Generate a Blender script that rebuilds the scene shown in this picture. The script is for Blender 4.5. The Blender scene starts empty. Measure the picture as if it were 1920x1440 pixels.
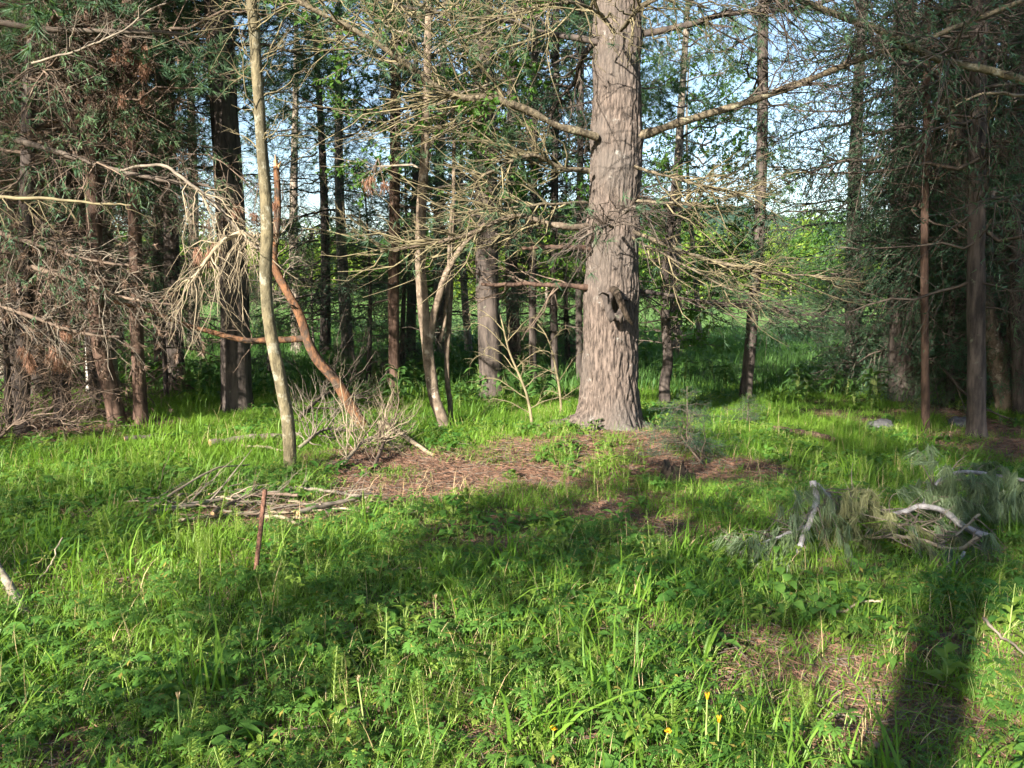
import bpy, math, random
import numpy as np
from mathutils import Vector, Matrix, Euler

random.seed(7)
RS = np.random.RandomState
rng = RS(11)
scene = bpy.context.scene
COL = scene.collection

# ------------------------------------------------------------------ camera
CAM_H = 1.6
PITCH = math.radians(6.8)
FPX = 1507.0                       # focal length in pixels of a 1920 wide picture
cam_d = bpy.data.cameras.new('camera')
cam_d.sensor_width = 36.0
cam_d.lens = 36.0 * FPX / 1920.0
cam_d.clip_start = 0.05
cam_d.clip_end = 6000
cam = bpy.data.objects.new('camera', cam_d)
cam.location = (0, 0, CAM_H)
cam.rotation_euler = (math.pi / 2 - PITCH, 0, 0)
COL.objects.link(cam)
scene.camera = cam

# ------------------------------------------------------------------ world and sun
SUN_AZ = math.radians(33)          # light travels away from the viewer, towards the right
SUN_EL = math.radians(23)
world = bpy.data.worlds.new('World')
scene.world = world
world.use_nodes = True
wn = world.node_tree.nodes
wl = world.node_tree.links
wn.clear()
w_out = wn.new('ShaderNodeOutputWorld')
w_bg = wn.new('ShaderNodeBackground')
w_sky = wn.new('ShaderNodeTexSky')
w_sky.sky_type = 'NISHITA'
w_sky.sun_disc = False
w_sky.sun_elevation = SUN_EL
w_sky.sun_rotation = math.pi + SUN_AZ
w_sky.air_density = 1.0
w_sky.dust_density = 0.9
w_sky.ozone_density = 1.2
w_bg.inputs['Strength'].default_value = 0.075
wl.new(w_sky.outputs['Color'], w_bg.inputs['Color'])
wl.new(w_bg.outputs['Background'], w_out.inputs['Surface'])
sun_d = bpy.data.lights.new('sun', 'SUN')
sun_d.energy = 5.0
sun_d.angle = math.radians(0.5)
sun_d.color = (1.0, 0.93, 0.81)
sun = bpy.data.objects.new('sun', sun_d)
light_dir = Vector((math.sin(SUN_AZ) * math.cos(SUN_EL), math.cos(SUN_AZ) * math.cos(SUN_EL), -math.sin(SUN_EL)))
sun.rotation_euler = light_dir.to_track_quat('-Z', 'Y').to_euler()
sun.location = (-10, -15, 20)
COL.objects.link(sun)

scene.view_settings.view_transform = 'Standard'
scene.view_settings.look = 'None'
scene.view_settings.exposure = 2.0
scene.view_settings.gamma = 1.0
scene.view_settings.use_curve_mapping = False
cy = scene.cycles
cy.max_bounces = 4
cy.diffuse_bounces = 2
cy.glossy_bounces = 1
cy.transmission_bounces = 3
cy.transparent_max_bounces = 4
cy.caustics_reflective = False
cy.caustics_refractive = False
cy.use_denoising = True
cy.use_adaptive_sampling = True
cy.adaptive_threshold = 0.04

# ------------------------------------------------------------------ helpers: pixels of the 1920 wide photograph to places
SP, CP = math.sin(PITCH), math.cos(PITCH)
def at(u, v, Y):
    x = (u - 960) / FPX
    q = (720 - v) / FPX
    wy, wz = CP + q * SP, -SP + q * CP
    s = Y / wy
    return np.array((x * s, Y, CAM_H + wz * s))

def ats(pts, Y=None):
    """Several points; (u, v) at depth Y or (u, v, Y)."""
    return np.array([at(p[0], p[1], p[2] if len(p) > 2 else Y) for p in pts])

def pxm(r, Y):
    return r / FPX * Y

# ------------------------------------------------------------------ numpy noise
_perm = RS(3).permutation(256)
_perm = np.concatenate([_perm, _perm])
_grad = RS(5).normal(size=(256, 3))
_grad /= np.linalg.norm(_grad, axis=1)[:, None]
def perlin(p):
    p = np.asarray(p, float)
    i = np.floor(p).astype(int)
    f = p - i
    i &= 255
    w = f * f * f * (f * (f * 6 - 15) + 10)
    out = np.zeros(len(p))
    for dx in (0, 1):
        for dy in (0, 1):
            for dz in (0, 1):
                h = _perm[_perm[_perm[(i[:, 0] + dx) & 255] + ((i[:, 1] + dy) & 255)] + ((i[:, 2] + dz) & 255)]
                g = _grad[h]
                d = g[:, 0] * (f[:, 0] - dx) + g[:, 1] * (f[:, 1] - dy) + g[:, 2] * (f[:, 2] - dz)
                wt = (w[:, 0] if dx else 1 - w[:, 0]) * (w[:, 1] if dy else 1 - w[:, 1]) * (w[:, 2] if dz else 1 - w[:, 2])
                out += d * wt
    return out * 1.6

def fbm2(x, y, s, o=3, z=0.0):
    r = 0; a = 1.0
    for k in range(o):
        r = r + a * perlin(np.stack([x * s, y * s, np.full_like(x, z + 7.3 * k)], 1))
        a *= 0.5; s *= 2.1
    return r

# ------------------------------------------------------------------ terrain height
BP = np.array((1.01, 8.3))         # foot of the big pine
def gz(x, y):
    x = np.atleast_1d(np.asarray(x, float)); y = np.atleast_1d(np.asarray(y, float))
    z = 0.05 * fbm2(x, y, 0.35, 3)
    z = z + 0.15 * np.exp(-((x - BP[0]) ** 2 + (y - BP[1]) ** 2) / 1.3 ** 2)
    z = z + 0.05 * np.exp(-((x - BP[0] + 0.9) ** 2 / 1.2 + (y - BP[1] + 0.6) ** 2 / 0.5))
    z = z - 0.012 * np.clip(y - 12, 0, 60)
    z = z + 0.9 * np.clip((y - 70) / 60, 0, 1) + 0.25 * np.clip(y - 130, 0, 400) * 0.02
    z = z + np.clip((np.abs(y) - 14) / 40, 0, 1) * 0.25 * fbm2(x, y, 0.06, 2, 4.0)
    return z

def g1(x, y):
    return float(gz(x, y)[0])

def ground_at(u, v):
    """Point of the terrain under pixel (u, v)."""
    lo, hi = 1.0, 120.0
    for _ in range(40):
        m = 0.5 * (lo + hi)
        p = at(u, v, m)
        if p[2] > g1(p[0], p[1]): lo = m
        else: hi = m
    p = at(u, v, lo)
    p[2] = g1(p[0], p[1])
    return p

# ------------------------------------------------------------------ mesh builder
def nrm(a):
    return a / np.maximum(np.linalg.norm(a, axis=-1, keepdims=True), 1e-9)

class MB:
    def __init__(s):
        s.V, s.F, s.M, s.n = [], [], [], 0
    def add(s, V, F, m=0):
        V = np.asarray(V, float).reshape(-1, 3); F = np.asarray(F, int).reshape(-1, 3)
        s.V.append(V); s.F.append(F + s.n); s.n += len(V)
        s.M.append(np.full(len(F), m, int) if np.isscalar(m) else np.asarray(m, int))
    def arrays(s):
        if not s.V: return np.zeros((0, 3)), np.zeros((0, 3), int), np.zeros(0, int)
        return np.concatenate(s.V), np.concatenate(s.F), np.concatenate(s.M)
    def add_arr(s, arr, R=None, t=(0, 0, 0), sc=1.0):
        V, F, M = arr
        W = V * sc
        if R is not None: W = W @ np.asarray(R).T
        s.add(W + np.asarray(t), F, M)
    def tubes(s, paths, radii, sides=3, m=0, cap=False):
        P = np.asarray(paths, float)
        if P.ndim == 2: P = P[None]
        r = np.asarray(radii, float)
        if r.ndim == 1: r = np.broadcast_to(r, P.shape[:2])
        k, n = P.shape[:2]
        T = nrm(np.gradient(P, axis=1))
        mean = np.abs(nrm(P[:, -1] - P[:, 0]))
        ref = np.eye(3)[np.argmin(mean, axis=1)][:, None, :]
        N1 = nrm(np.cross(T, np.broadcast_to(ref, T.shape)))
        N2 = np.cross(T, N1)
        a = np.arange(sides) / sides * 2 * np.pi
        ring = P[:, :, None] + r[:, :, None, None] * (np.cos(a)[:, None] * N1[:, :, None] + np.sin(a)[:, None] * N2[:, :, None])
        V = ring.reshape(-1, 3)
        base = (np.arange(k)[:, None, None] * n + np.arange(n - 1)[None, :, None]) * sides
        j = np.arange(sides)[None, None]
        j2 = (j + 1) % sides
        A, B, C, D = base + j, base + j2, base + sides + j2, base + sides + j
        F = np.concatenate([np.stack([A, B, C], -1).reshape(-1, 3), np.stack([A, C, D], -1).reshape(-1, 3)])
        s.add(V, F, m)
        if cap:
            for q in range(k):
                for e in (0, n - 1):
                    ringv = ring[q, e]
                    c = ringv.mean(0)
                    s.add(np.vstack([ringv, c]), [(i, (i + 1) % sides, sides) for i in range(sides)], cap if cap is not True else m)
    def needles(s, base, d, length, width, m=0):
        k = len(base)
        d = nrm(d)
        side = nrm(np.cross(d, rng.normal(size=(k, 3))))
        L = np.broadcast_to(length, (k,))[:, None]; W = np.broadcast_to(width, (k,))[:, None]
        V = np.stack([base - side * W * 0.5, base + side * W * 0.5, base + d * L], 1).reshape(-1, 3)
        s.add(V, np.arange(3 * k).reshape(-1, 3), m)
    def leaves(s, base, d, nor, length, width, m=0, fold=0.15):
        """Pointed oval leaves of four triangles, folded along the midrib."""
        k = len(base)
        d = nrm(d); side = nrm(np.cross(d, nor)); up = np.cross(side, d)
        L = np.broadcast_to(length, (k,))[:, None]; W = np.broadcast_to(width, (k,))[:, None]
        mid = base + d * L * 0.45 + up * L * 0.05
        V = np.stack([base, mid + side * W * 0.5 + up * W * fold, base + d * L - up * L * 0.06, mid - side * W * 0.5 + up * W * fold, mid], 1).reshape(-1, 3)
        o = np.arange(k)[:, None] * 5
        F = np.concatenate([o + np.array(t) for t in ((0, 1, 4), (4, 1, 2), (4, 2, 3), (0, 4, 3))])
        s.add(V, F, m)
    def flat_leaves(s, base, d, nor, length, width, m=0):
        k = len(base)
        d = nrm(d); side = nrm(np.cross(d, nor)); up = np.cross(side, d)
        L = np.broadcast_to(length, (k,))[:, None]; W = np.broadcast_to(width, (k,))[:, None]
        mid = base + d * L * 0.45
        V = np.stack([base, mid + side * W * 0.5 + up * W * 0.15, base + d * L, mid - side * W * 0.5 + up * W * 0.15], 1).reshape(-1, 3)
        o = np.arange(k)[:, None] * 4
        s.add(V, np.concatenate([o + np.array((0, 1, 2)), o + np.array((0, 2, 3))]), m)
    def mesh(s, name, mats, smooth=True, origin=(0, 0, 0)):
        V, F, M = s.arrays()
        return mesh_from(name, V - np.asarray(origin), F, M, mats, smooth)
    def build(s, name, mats, parent=None, origin=(0, 0, 0), smooth=True):
        me = s.mesh(name, mats, smooth, origin)
        return obj(name, me, parent, origin if parent is None else (0, 0, 0))

def mesh_from(name, V, F, M, mats, smooth=True):
    me = bpy.data.meshes.new(name)
    me.vertices.add(len(V)); me.vertices.foreach_set('co', np.ascontiguousarray(V, dtype=np.float32).ravel())
    nf = len(F)
    me.loops.add(nf * 3); me.loops.foreach_set('vertex_index', np.ascontiguousarray(F, dtype=np.int32).ravel())
    me.polygons.add(nf)
    me.polygons.foreach_set('loop_start', np.arange(nf, dtype=np.int32) * 3)
    me.polygons.foreach_set('material_index', np.ascontiguousarray(M, dtype=np.int32))
    me.update(calc_edges=True)
    me.polygons.foreach_set('use_smooth', np.full(nf, smooth, bool))
    for m in (mats if isinstance(mats, (list, tuple)) else [mats]):
        me.materials.append(m)
    return me

def obj(name, data, parent=None, loc=(0, 0, 0)):
    o = bpy.data.objects.new(name, data)
    COL.objects.link(o)
    o.location = tuple(float(c) for c in loc)
    if parent is not None: o.parent = parent
    return o

def tag(o, label=None, cat=None, group=None, kind=None):
    if label: o['label'] = label
    if cat: o['category'] = cat
    if group: o['group'] = group
    if kind: o['kind'] = kind
    return o

def thing(name, loc, label, cat, group=None, rot=(0, 0, 0), sc=1.0):
    o = bpy.data.objects.new(name, None)
    COL.objects.link(o)
    o.location = tuple(float(c) for c in loc)
    o.rotation_euler = rot
    o.scale = (sc, sc, sc)
    o.empty_display_size = 0.2
    return tag(o, label, cat, group)

def spline(pts, n):
    """Catmull-Rom through pts, n samples, even in length."""
    p = np.asarray(pts, float)
    if len(p) == 2:
        return p[0] + (p[1] - p[0]) * np.linspace(0, 1, n)[:, None]
    q = np.vstack([2 * p[0] - p[1], p, 2 * p[-1] - p[-2]])
    out = []
    t = np.linspace(0, 1, 12, endpoint=False)[:, None]
    for i in range(1, len(q) - 2):
        a, b, c, d = q[i - 1], q[i], q[i + 1], q[i + 2]
        out.append(0.5 * (2 * b + (c - a) * t + (2 * a - 5 * b + 4 * c - d) * t ** 2 + (3 * b - a - 3 * c + d) * t ** 3))
    out = np.vstack(out + [p[-1:]])
    s = np.concatenate([[0], np.cumsum(np.linalg.norm(np.diff(out, axis=0), axis=1))])
    u = np.linspace(0, s[-1], n)
    return np.stack([np.interp(u, s, out[:, k]) for k in range(3)], 1)

def grow(P, R, k, length, ang=(35, 65), bias=(0, 0, 0), curl=0.25, nseg=4, t0=0.15, t1=0.98, rmax=0.01, flat=0.0, taper=0.6, jit=0.03, tip=0.25):
    """k children on each of the parent paths P (m, n, 3); returns their paths and radii."""
    P = np.asarray(P, float)
    if P.ndim == 2: P = P[None]; R = np.asarray(R, float)[None]
    m, n = P.shape[:2]
    K = m * k
    t = rng.uniform(t0, t1, (m, k))
    f = t * (n - 1); i = np.minimum(f.astype(int), n - 2); w = (f - i)[..., None]
    rows = np.arange(m)[:, None]
    base = P[rows, i] * (1 - w) + P[rows, i + 1] * w
    T = nrm(P[rows, i + 1] - P[rows, i])
    rad = R[rows, i] * (1 - w[..., 0]) + R[rows, i + 1] * w[..., 0]
    base, T, rad, t = base.reshape(K, 3), T.reshape(K, 3), rad.reshape(K), t.reshape(K)
    q = nrm(np.cross(T, rng.normal(size=(K, 3))))
    hz = nrm(np.cross(T, np.array((0, 0, 1.0)) + 1e-3)) * rng.choice([-1, 1], K)[:, None]
    q = nrm(q * (1 - flat) + hz * flat)
    a = np.radians(rng.uniform(ang[0], ang[1], K))[:, None]
    d = np.cos(a) * T + np.sin(a) * q
    L = (length * (1 - taper * t) * rng.uniform(0.5, 1.25, K))[:, None, None]
    s = np.linspace(0, 1, nseg + 1)[None, :, None]
    c = nrm(rng.normal(size=(K, 3)) + T * 0.6)[:, None] * curl * rng.uniform(0.2, 1.2, (K, 1, 1))
    J = np.cumsum(rng.normal(size=(K, nseg + 1, 3)) * jit, axis=1); J -= J[:, :1]
    path = base[:, None] + L * (d[:, None] * s + c * s ** 2 + np.asarray(bias) * s ** 2 + J)
    r0 = np.minimum(rmax, rad * 0.7)
    radii = r0[:, None] * (1 - (1 - tip) * s[0, :, 0][None])
    return path, radii

# ------------------------------------------------------------------ materials
def new_mat(name):
    m = bpy.data.materials.new(name)
    m.use_nodes = True
    nt = m.node_tree
    nt.nodes.clear()
    return m, nt.nodes, nt.links

def rgb(c): return (c[0], c[1], c[2], 1.0)

def foliage(name, c1, c2, transl=0.35, rough=0.55, noise=1.2, spec=0.25, dead=None, tmul=(1.25, 1.2, 0.55)):
    m, N, L = new_mat(name)
    out = N.new('ShaderNodeOutputMaterial')
    geo = N.new('ShaderNodeNewGeometry')
    oi = N.new('ShaderNodeObjectInfo')
    tc = N.new('ShaderNodeTexCoord')
    nz = N.new('ShaderNodeTexNoise'); nz.inputs['Scale'].default_value = noise; nz.inputs['Detail'].default_value = 2
    L.new(geo.outputs['Position'], nz.inputs['Vector'])
    ad = N.new('ShaderNodeMath'); ad.operation = 'ADD'
    L.new(geo.outputs['Random Per Island'], ad.inputs[0]); L.new(oi.outputs['Random'], ad.inputs[1])
    a2 = N.new('ShaderNodeMath'); a2.operation = 'MULTIPLY_ADD'; a2.inputs[1].default_value = 0.35
    L.new(ad.outputs[0], a2.inputs[0])
    mr = N.new('ShaderNodeMapRange'); mr.inputs['From Min'].default_value = 0.35; mr.inputs['From Max'].default_value = 0.7
    mr.inputs['To Min'].default_value = -0.15; mr.inputs['To Max'].default_value = 0.45
    L.new(nz.outputs['Fac'], mr.inputs['Value']); L.new(mr.outputs[0], a2.inputs[2])
    mix = N.new('ShaderNodeMix'); mix.data_type = 'RGBA'
    mix.inputs['A'].default_value = rgb(c1); mix.inputs['B'].default_value = rgb(c2)
    L.new(a2.outputs[0], mix.inputs['Factor'])
    colr = mix.outputs['Result']
    if dead is not None:
        gt = N.new('ShaderNodeMath'); gt.operation = 'GREATER_THAN'; gt.inputs[1].default_value = 1 - dead[3]
        L.new(geo.outputs['Random Per Island'], gt.inputs[0])
        m2 = N.new('ShaderNodeMix'); m2.data_type = 'RGBA'; m2.inputs['B'].default_value = rgb(dead)
        L.new(gt.outputs[0], m2.inputs['Factor']); L.new(colr, m2.inputs['A']); colr = m2.outputs['Result']
    p = N.new('ShaderNodeBsdfPrincipled')
    p.inputs['Roughness'].default_value = rough
    p.inputs['Specular IOR Level'].default_value = spec
    L.new(colr, p.inputs['Base Color'])
    if transl > 0:
        tr = N.new('ShaderNodeBsdfTranslucent')
        mu = N.new('ShaderNodeMix'); mu.data_type = 'RGBA'; mu.blend_type = 'MULTIPLY'; mu.inputs['Factor'].default_value = 1
        mu.inputs['B'].default_value = rgb(tmul)
        L.new(colr, mu.inputs['A']); L.new(mu.outputs['Result'], tr.inputs['Color'])
        ms = N.new('ShaderNodeMixShader'); ms.inputs[0].default_value = transl
        L.new(p.outputs[0], ms.inputs[1]); L.new(tr.outputs[0], ms.inputs[2])
        L.new(ms.outputs[0], out.inputs['Surface'])
    else:
        L.new(p.outputs[0], out.inputs['Surface'])
    return m

def bark(name, c1, c2, scale=14.0, stretch=0.14, bump=0.6, lichen=None, lich_amt=0.5, rough=0.9, tint=None):
    """Furrowed bark: two tones, long vertical cracks, and patches of lichen or bare wood."""
    m, N, L = new_mat(name)
    out = N.new('ShaderNodeOutputMaterial')
    tc = N.new('ShaderNodeTexCoord')
    mp = N.new('ShaderNodeMapping'); mp.inputs['Scale'].default_value = (scale, scale, scale * stretch)
    L.new(tc.outputs['Object'], mp.inputs['Vector'])
    n1 = N.new('ShaderNodeTexNoise'); n1.inputs['Scale'].default_value = 1.0; n1.inputs['Detail'].default_value = 6; n1.inputs['Roughness'].default_value = 0.62
    L.new(mp.outputs[0], n1.inputs['Vector'])
    n2 = N.new('ShaderNodeTexNoise'); n2.inputs['Scale'].default_value = 3.0; n2.inputs['Detail'].default_value = 4
    L.new(tc.outputs['Object'], n2.inputs['Vector'])
    r1 = N.new('ShaderNodeMapRange'); r1.inputs['From Min'].default_value = 0.36; r1.inputs['From Max'].default_value = 0.62
    L.new(n1.outputs['Fac'], r1.inputs['Value'])
    mix = N.new('ShaderNodeMix'); mix.data_type = 'RGBA'
    mix.inputs['A'].default_value = rgb(c1); mix.inputs['B'].default_value = rgb(c2)
    L.new(r1.outputs[0], mix.inputs['Factor'])
    colr = mix.outputs['Result']
    if tint is not None:
        r3 = N.new('ShaderNodeMapRange'); r3.inputs['From Min'].default_value = 0.45; r3.inputs['From Max'].default_value = 0.68
        n3 = N.new('ShaderNodeTexNoise'); n3.inputs['Scale'].default_value = 1.3; n3.inputs['Detail'].default_value = 3
        L.new(tc.outputs['Object'], n3.inputs['Vector']); L.new(n3.outputs['Fac'], r3.inputs['Value'])
        m3 = N.new('ShaderNodeMix'); m3.data_type = 'RGBA'; m3.inputs['B'].default_value = rgb(tint)
        L.new(r3.outputs[0], m3.inputs['Factor']); L.new(colr, m3.inputs['A']); colr = m3.outputs['Result']
    if lichen is not None:
        r2 = N.new('ShaderNodeMapRange'); r2.inputs['From Min'].default_value = 0.66 - 0.2 * lich_amt; r2.inputs['From Max'].default_value = 0.74 - 0.2 * lich_amt
        r2.inputs['To Max'].default_value = 0.85
        n4 = N.new('ShaderNodeTexNoise'); n4.inputs['Scale'].default_value = 7.0; n4.inputs['Detail'].default_value = 5; n4.inputs['Roughness'].default_value = 0.7
        L.new(tc.outputs['Object'], n4.inputs['Vector']); L.new(n4.outputs['Fac'], r2.inputs['Value'])
        m2 = N.new('ShaderNodeMix'); m2.data_type = 'RGBA'; m2.inputs['B'].default_value = rgb(lichen)
        L.new(r2.outputs[0], m2.inputs['Factor']); L.new(colr, m2.inputs['A']); colr = m2.outputs['Result']
    p = N.new('ShaderNodeBsdfPrincipled'); p.inputs['Roughness'].default_value = rough; p.inputs['Specular IOR Level'].default_value = 0.15
    L.new(colr, p.inputs['Base Color'])
    if bump:
        b = N.new('ShaderNodeBump'); b.inputs['Strength'].default_value = bump; b.inputs['Distance'].default_value = 0.02
        L.new(n1.outputs['Fac'], b.inputs['Height']); L.new(b.outputs[0], p.inputs['Normal'])
    L.new(p.outputs[0], out.inputs['Surface'])
    return m

def wood(name, c1, c2, scale=9.0, rough=0.85):
    """Thin dead wood, grey to straw, blotchy."""
    m, N, L = new_mat(name)
    out = N.new('ShaderNodeOutputMaterial')
    geo = N.new('ShaderNodeNewGeometry')
    n1 = N.new('ShaderNodeTexNoise'); n1.inputs['Scale'].default_value = scale; n1.inputs['Detail'].default_value = 4
    L.new(geo.outputs['Position'], n1.inputs['Vector'])
    ad = N.new('ShaderNodeMath'); ad.operation = 'MULTIPLY_ADD'; ad.inputs[1].default_value = 0.5
    L.new(geo.outputs['Random Per Island'], ad.inputs[0])
    r1 = N.new('ShaderNodeMapRange'); r1.inputs['From Min'].default_value = 0.35; r1.inputs['From Max'].default_value = 0.65; r1.inputs['To Min'].default_value = -0.1; r1.inputs['To Max'].default_value = 0.6
    L.new(n1.outputs['Fac'], r1.inputs['Value']); L.new(r1.outputs[0], ad.inputs[2])
    mix = N.new('ShaderNodeMix'); mix.data_type = 'RGBA'
    mix.inputs['A'].default_value = rgb(c1); mix.inputs['B'].default_value = rgb(c2)
    L.new(ad.outputs[0], mix.inputs['Factor'])
    p = N.new('ShaderNodeBsdfPrincipled'); p.inputs['Roughness'].default_value = rough; p.inputs['Specular IOR Level'].default_value = 0.15
    L.new(mix.outputs['Result'], p.inputs['Base Color'])
    L.new(p.outputs[0], out.inputs['Surface'])
    return m

M = {}
M['needle_pine'] = foliage('pine_needles', (0.050, 0.112, 0.064), (0.125, 0.200, 0.098), 0.35)  # base colour lightened and blued in place of haze
M['needle_spruce'] = foliage('spruce_needles', (0.030, 0.076, 0.050), (0.078, 0.138, 0.070), 0.3)  # spruce too: airy blue tone put into the colour, no haze built
M['needle_blue'] = foliage('silvery_pine_needles', (0.13, 0.20, 0.12), (0.24, 0.30, 0.18), 0.2, rough=0.4, spec=0.4)
M['needle_brown'] = foliage('dead_needles', (0.085, 0.058, 0.042), (0.20, 0.135, 0.095), 0.2, tmul=(1.1, 0.9, 0.7))
M['needle_rust'] = foliage('rust_needles', (0.24, 0.125, 0.08), (0.40, 0.24, 0.165), 0.25, tmul=(1.1, 0.9, 0.7))
M['leaf'] = foliage('broad_leaves', (0.045, 0.115, 0.022), (0.115, 0.225, 0.042), 0.45)
M['leaf_bright'] = foliage('bright_leaves', (0.12, 0.20, 0.025), (0.27, 0.36, 0.06), 0.42)
M['twig_olive'] = wood('lichened_twigs', (0.085, 0.070, 0.044), (0.245, 0.205, 0.118))
M['twig_grey'] = wood('grey_twigs', (0.085, 0.070, 0.057), (0.24, 0.20, 0.155))
M['twig_dark'] = wood('dark_twigs', (0.055, 0.042, 0.034), (0.13, 0.105, 0.085))
M['twig_brown'] = wood('brown_twigs', (0.060, 0.044, 0.035), (0.185, 0.135, 0.10))
M['twig_pale'] = wood('bleached_twigs', (0.17, 0.135, 0.09), (0.36, 0.295, 0.205))
M['bark_pine'] = bark('big_pine_bark', (0.038, 0.030, 0.026), (0.160, 0.124, 0.104), 46, 0.20, 1.0, lichen=(0.26, 0.25, 0.23), lich_amt=0.15, tint=(0.105, 0.090, 0.080))
M['bark_dark'] = bark('dark_bark', (0.032, 0.027, 0.025), (0.105, 0.084, 0.073), 16, 0.2, 0.6, lichen=(0.16, 0.17, 0.12), lich_amt=0.1)
M['bark_grey'] = bark('grey_bark', (0.10, 0.08, 0.065), (0.27, 0.225, 0.18), 18, 0.2, 0.5, lichen=(0.36, 0.36, 0.28), lich_amt=0.25)
M['bark_olive'] = bark('olive_bark', (0.072, 0.060, 0.036), (0.18, 0.150, 0.090), 30, 0.4, 0.9, lichen=(0.24, 0.225, 0.17), lich_amt=0.55, tint=(0.075, 0.068, 0.045))
M['bark_limb'] = bark('limb_bark', (0.050, 0.040, 0.030), (0.19, 0.155, 0.105), 26, 0.6, 0.8, lichen=(0.30, 0.28, 0.19), lich_amt=0.35)
M['bark_rot_shadow'] = bark('rotten_wood_shadow', (0.020, 0.016, 0.013), (0.075, 0.055, 0.040), 20, 0.5, 1.0, lichen=(0.05, 0.075, 0.025), lich_amt=0.5)  # nearly black: stump's shadow put into the colour; burl stub uses it too
M['bark_red'] = bark('red_brown_bark', (0.045, 0.029, 0.023), (0.135, 0.085, 0.063), 18, 0.25, 0.5)
M['bark_orange'] = bark('peeled_orange_wood', (0.055, 0.034, 0.024), (0.20, 0.098, 0.050), 22, 0.35, 1.0, lichen=(0.060, 0.047, 0.038), lich_amt=0.75)
M['bark_birch'] = bark('white_bark', (0.36, 0.33, 0.29), (0.62, 0.59, 0.54), 9, 1.6, 0.3, lichen=(0.07, 0.06, 0.055), lich_amt=0.2)
M['bark_pale'] = bark('pale_mottled_bark', (0.070, 0.052, 0.038), (0.20, 0.155, 0.115), 16, 0.6, 0.7, lichen=(0.36, 0.31, 0.25), lich_amt=0.35)
M['cut_wood'] = wood('broken_wood', (0.30, 0.17, 0.08), (0.5, 0.33, 0.18), 30)
M['bough_grey'] = bark('smooth_bough_bark', (0.16, 0.15, 0.15), (0.36, 0.34, 0.34), 20, 1.0, 0.2)
M['rust'] = bark('rusty_steel', (0.075, 0.038, 0.027), (0.19, 0.098, 0.066), 60, 1.0, 0.4, rough=0.8)
M['stone'] = bark('grey_stone', (0.06, 0.058, 0.06), (0.15, 0.145, 0.15), 9, 1.0, 0.8, lichen=(0.12, 0.15, 0.07), lich_amt=0.5)

# ground: duff (fallen needles, soil) where the attribute is 1, mossy green soil elsewhere
def ground_mat():
    m, N, L = new_mat('forest_floor')
    out = N.new('ShaderNodeOutputMaterial')
    at_ = N.new('ShaderNodeAttribute'); at_.attribute_name = 'duff'
    far = N.new('ShaderNodeAttribute'); far.attribute_name = 'meadow'
    geo = N.new('ShaderNodeNewGeometry')
    def noise(sc, det=5, ro=0.6):
        n = N.new('ShaderNodeTexNoise'); n.inputs['Scale'].default_value = sc; n.inputs['Detail'].default_value = det; n.inputs['Roughness'].default_value = ro
        L.new(geo.outputs['Position'], n.inputs['Vector']); return n
    def ramp(src, a, b, ca, cb):
        r = N.new('ShaderNodeMapRange'); r.inputs['From Min'].default_value = a; r.inputs['From Max'].default_value = b
        L.new(src, r.inputs['Value'])
        x = N.new('ShaderNodeMix'); x.data_type = 'RGBA'; x.inputs['A'].default_value = rgb(ca); x.inputs['B'].default_value = rgb(cb)
        L.new(r.outputs[0], x.inputs['Factor']); return x.outputs['Result']
    n_f = noise(38.0); n_m = noise(5.0); n_l = noise(0.9, 3)
    duff = ramp(n_f.outputs['Fac'], 0.35, 0.65, (0.050, 0.030, 0.022), (0.20, 0.115, 0.080))
    soil = ramp(n_m.outputs['Fac'], 0.38, 0.62, (0.030, 0.036, 0.014), (0.075, 0.10, 0.028))
    mead = ramp(n_l.outputs['Fac'], 0.35, 0.65, (0.075, 0.155, 0.035), (0.16, 0.26, 0.07))
    x1 = N.new('ShaderNodeMix'); x1.data_type = 'RGBA'
    L.new(at_.outputs['Fac'], x1.inputs['Factor']); L.new(soil, x1.inputs['A']); L.new(duff, x1.inputs['B'])
    x2 = N.new('ShaderNodeMix'); x2.data_type = 'RGBA'
    L.new(far.outputs['Fac'], x2.inputs['Factor']); L.new(x1.outputs['Result'], x2.inputs['A']); L.new(mead, x2.inputs['B'])
    p = N.new('ShaderNodeBsdfPrincipled'); p.inputs['Roughness'].default_value = 0.95; p.inputs['Specular IOR Level'].default_value = 0.1
    L.new(x2.outputs['Result'], p.inputs['Base Color'])
    b = N.new('ShaderNodeBump'); b.inputs['Strength'].default_value = 0.8; b.inputs['Distance'].default_value = 0.03
    L.new(n_f.outputs['Fac'], b.inputs['Height']); L.new(b.outputs[0], p.inputs['Normal'])
    L.new(p.outputs[0], out.inputs['Surface'])
    return m
M['ground'] = ground_mat()

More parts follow.
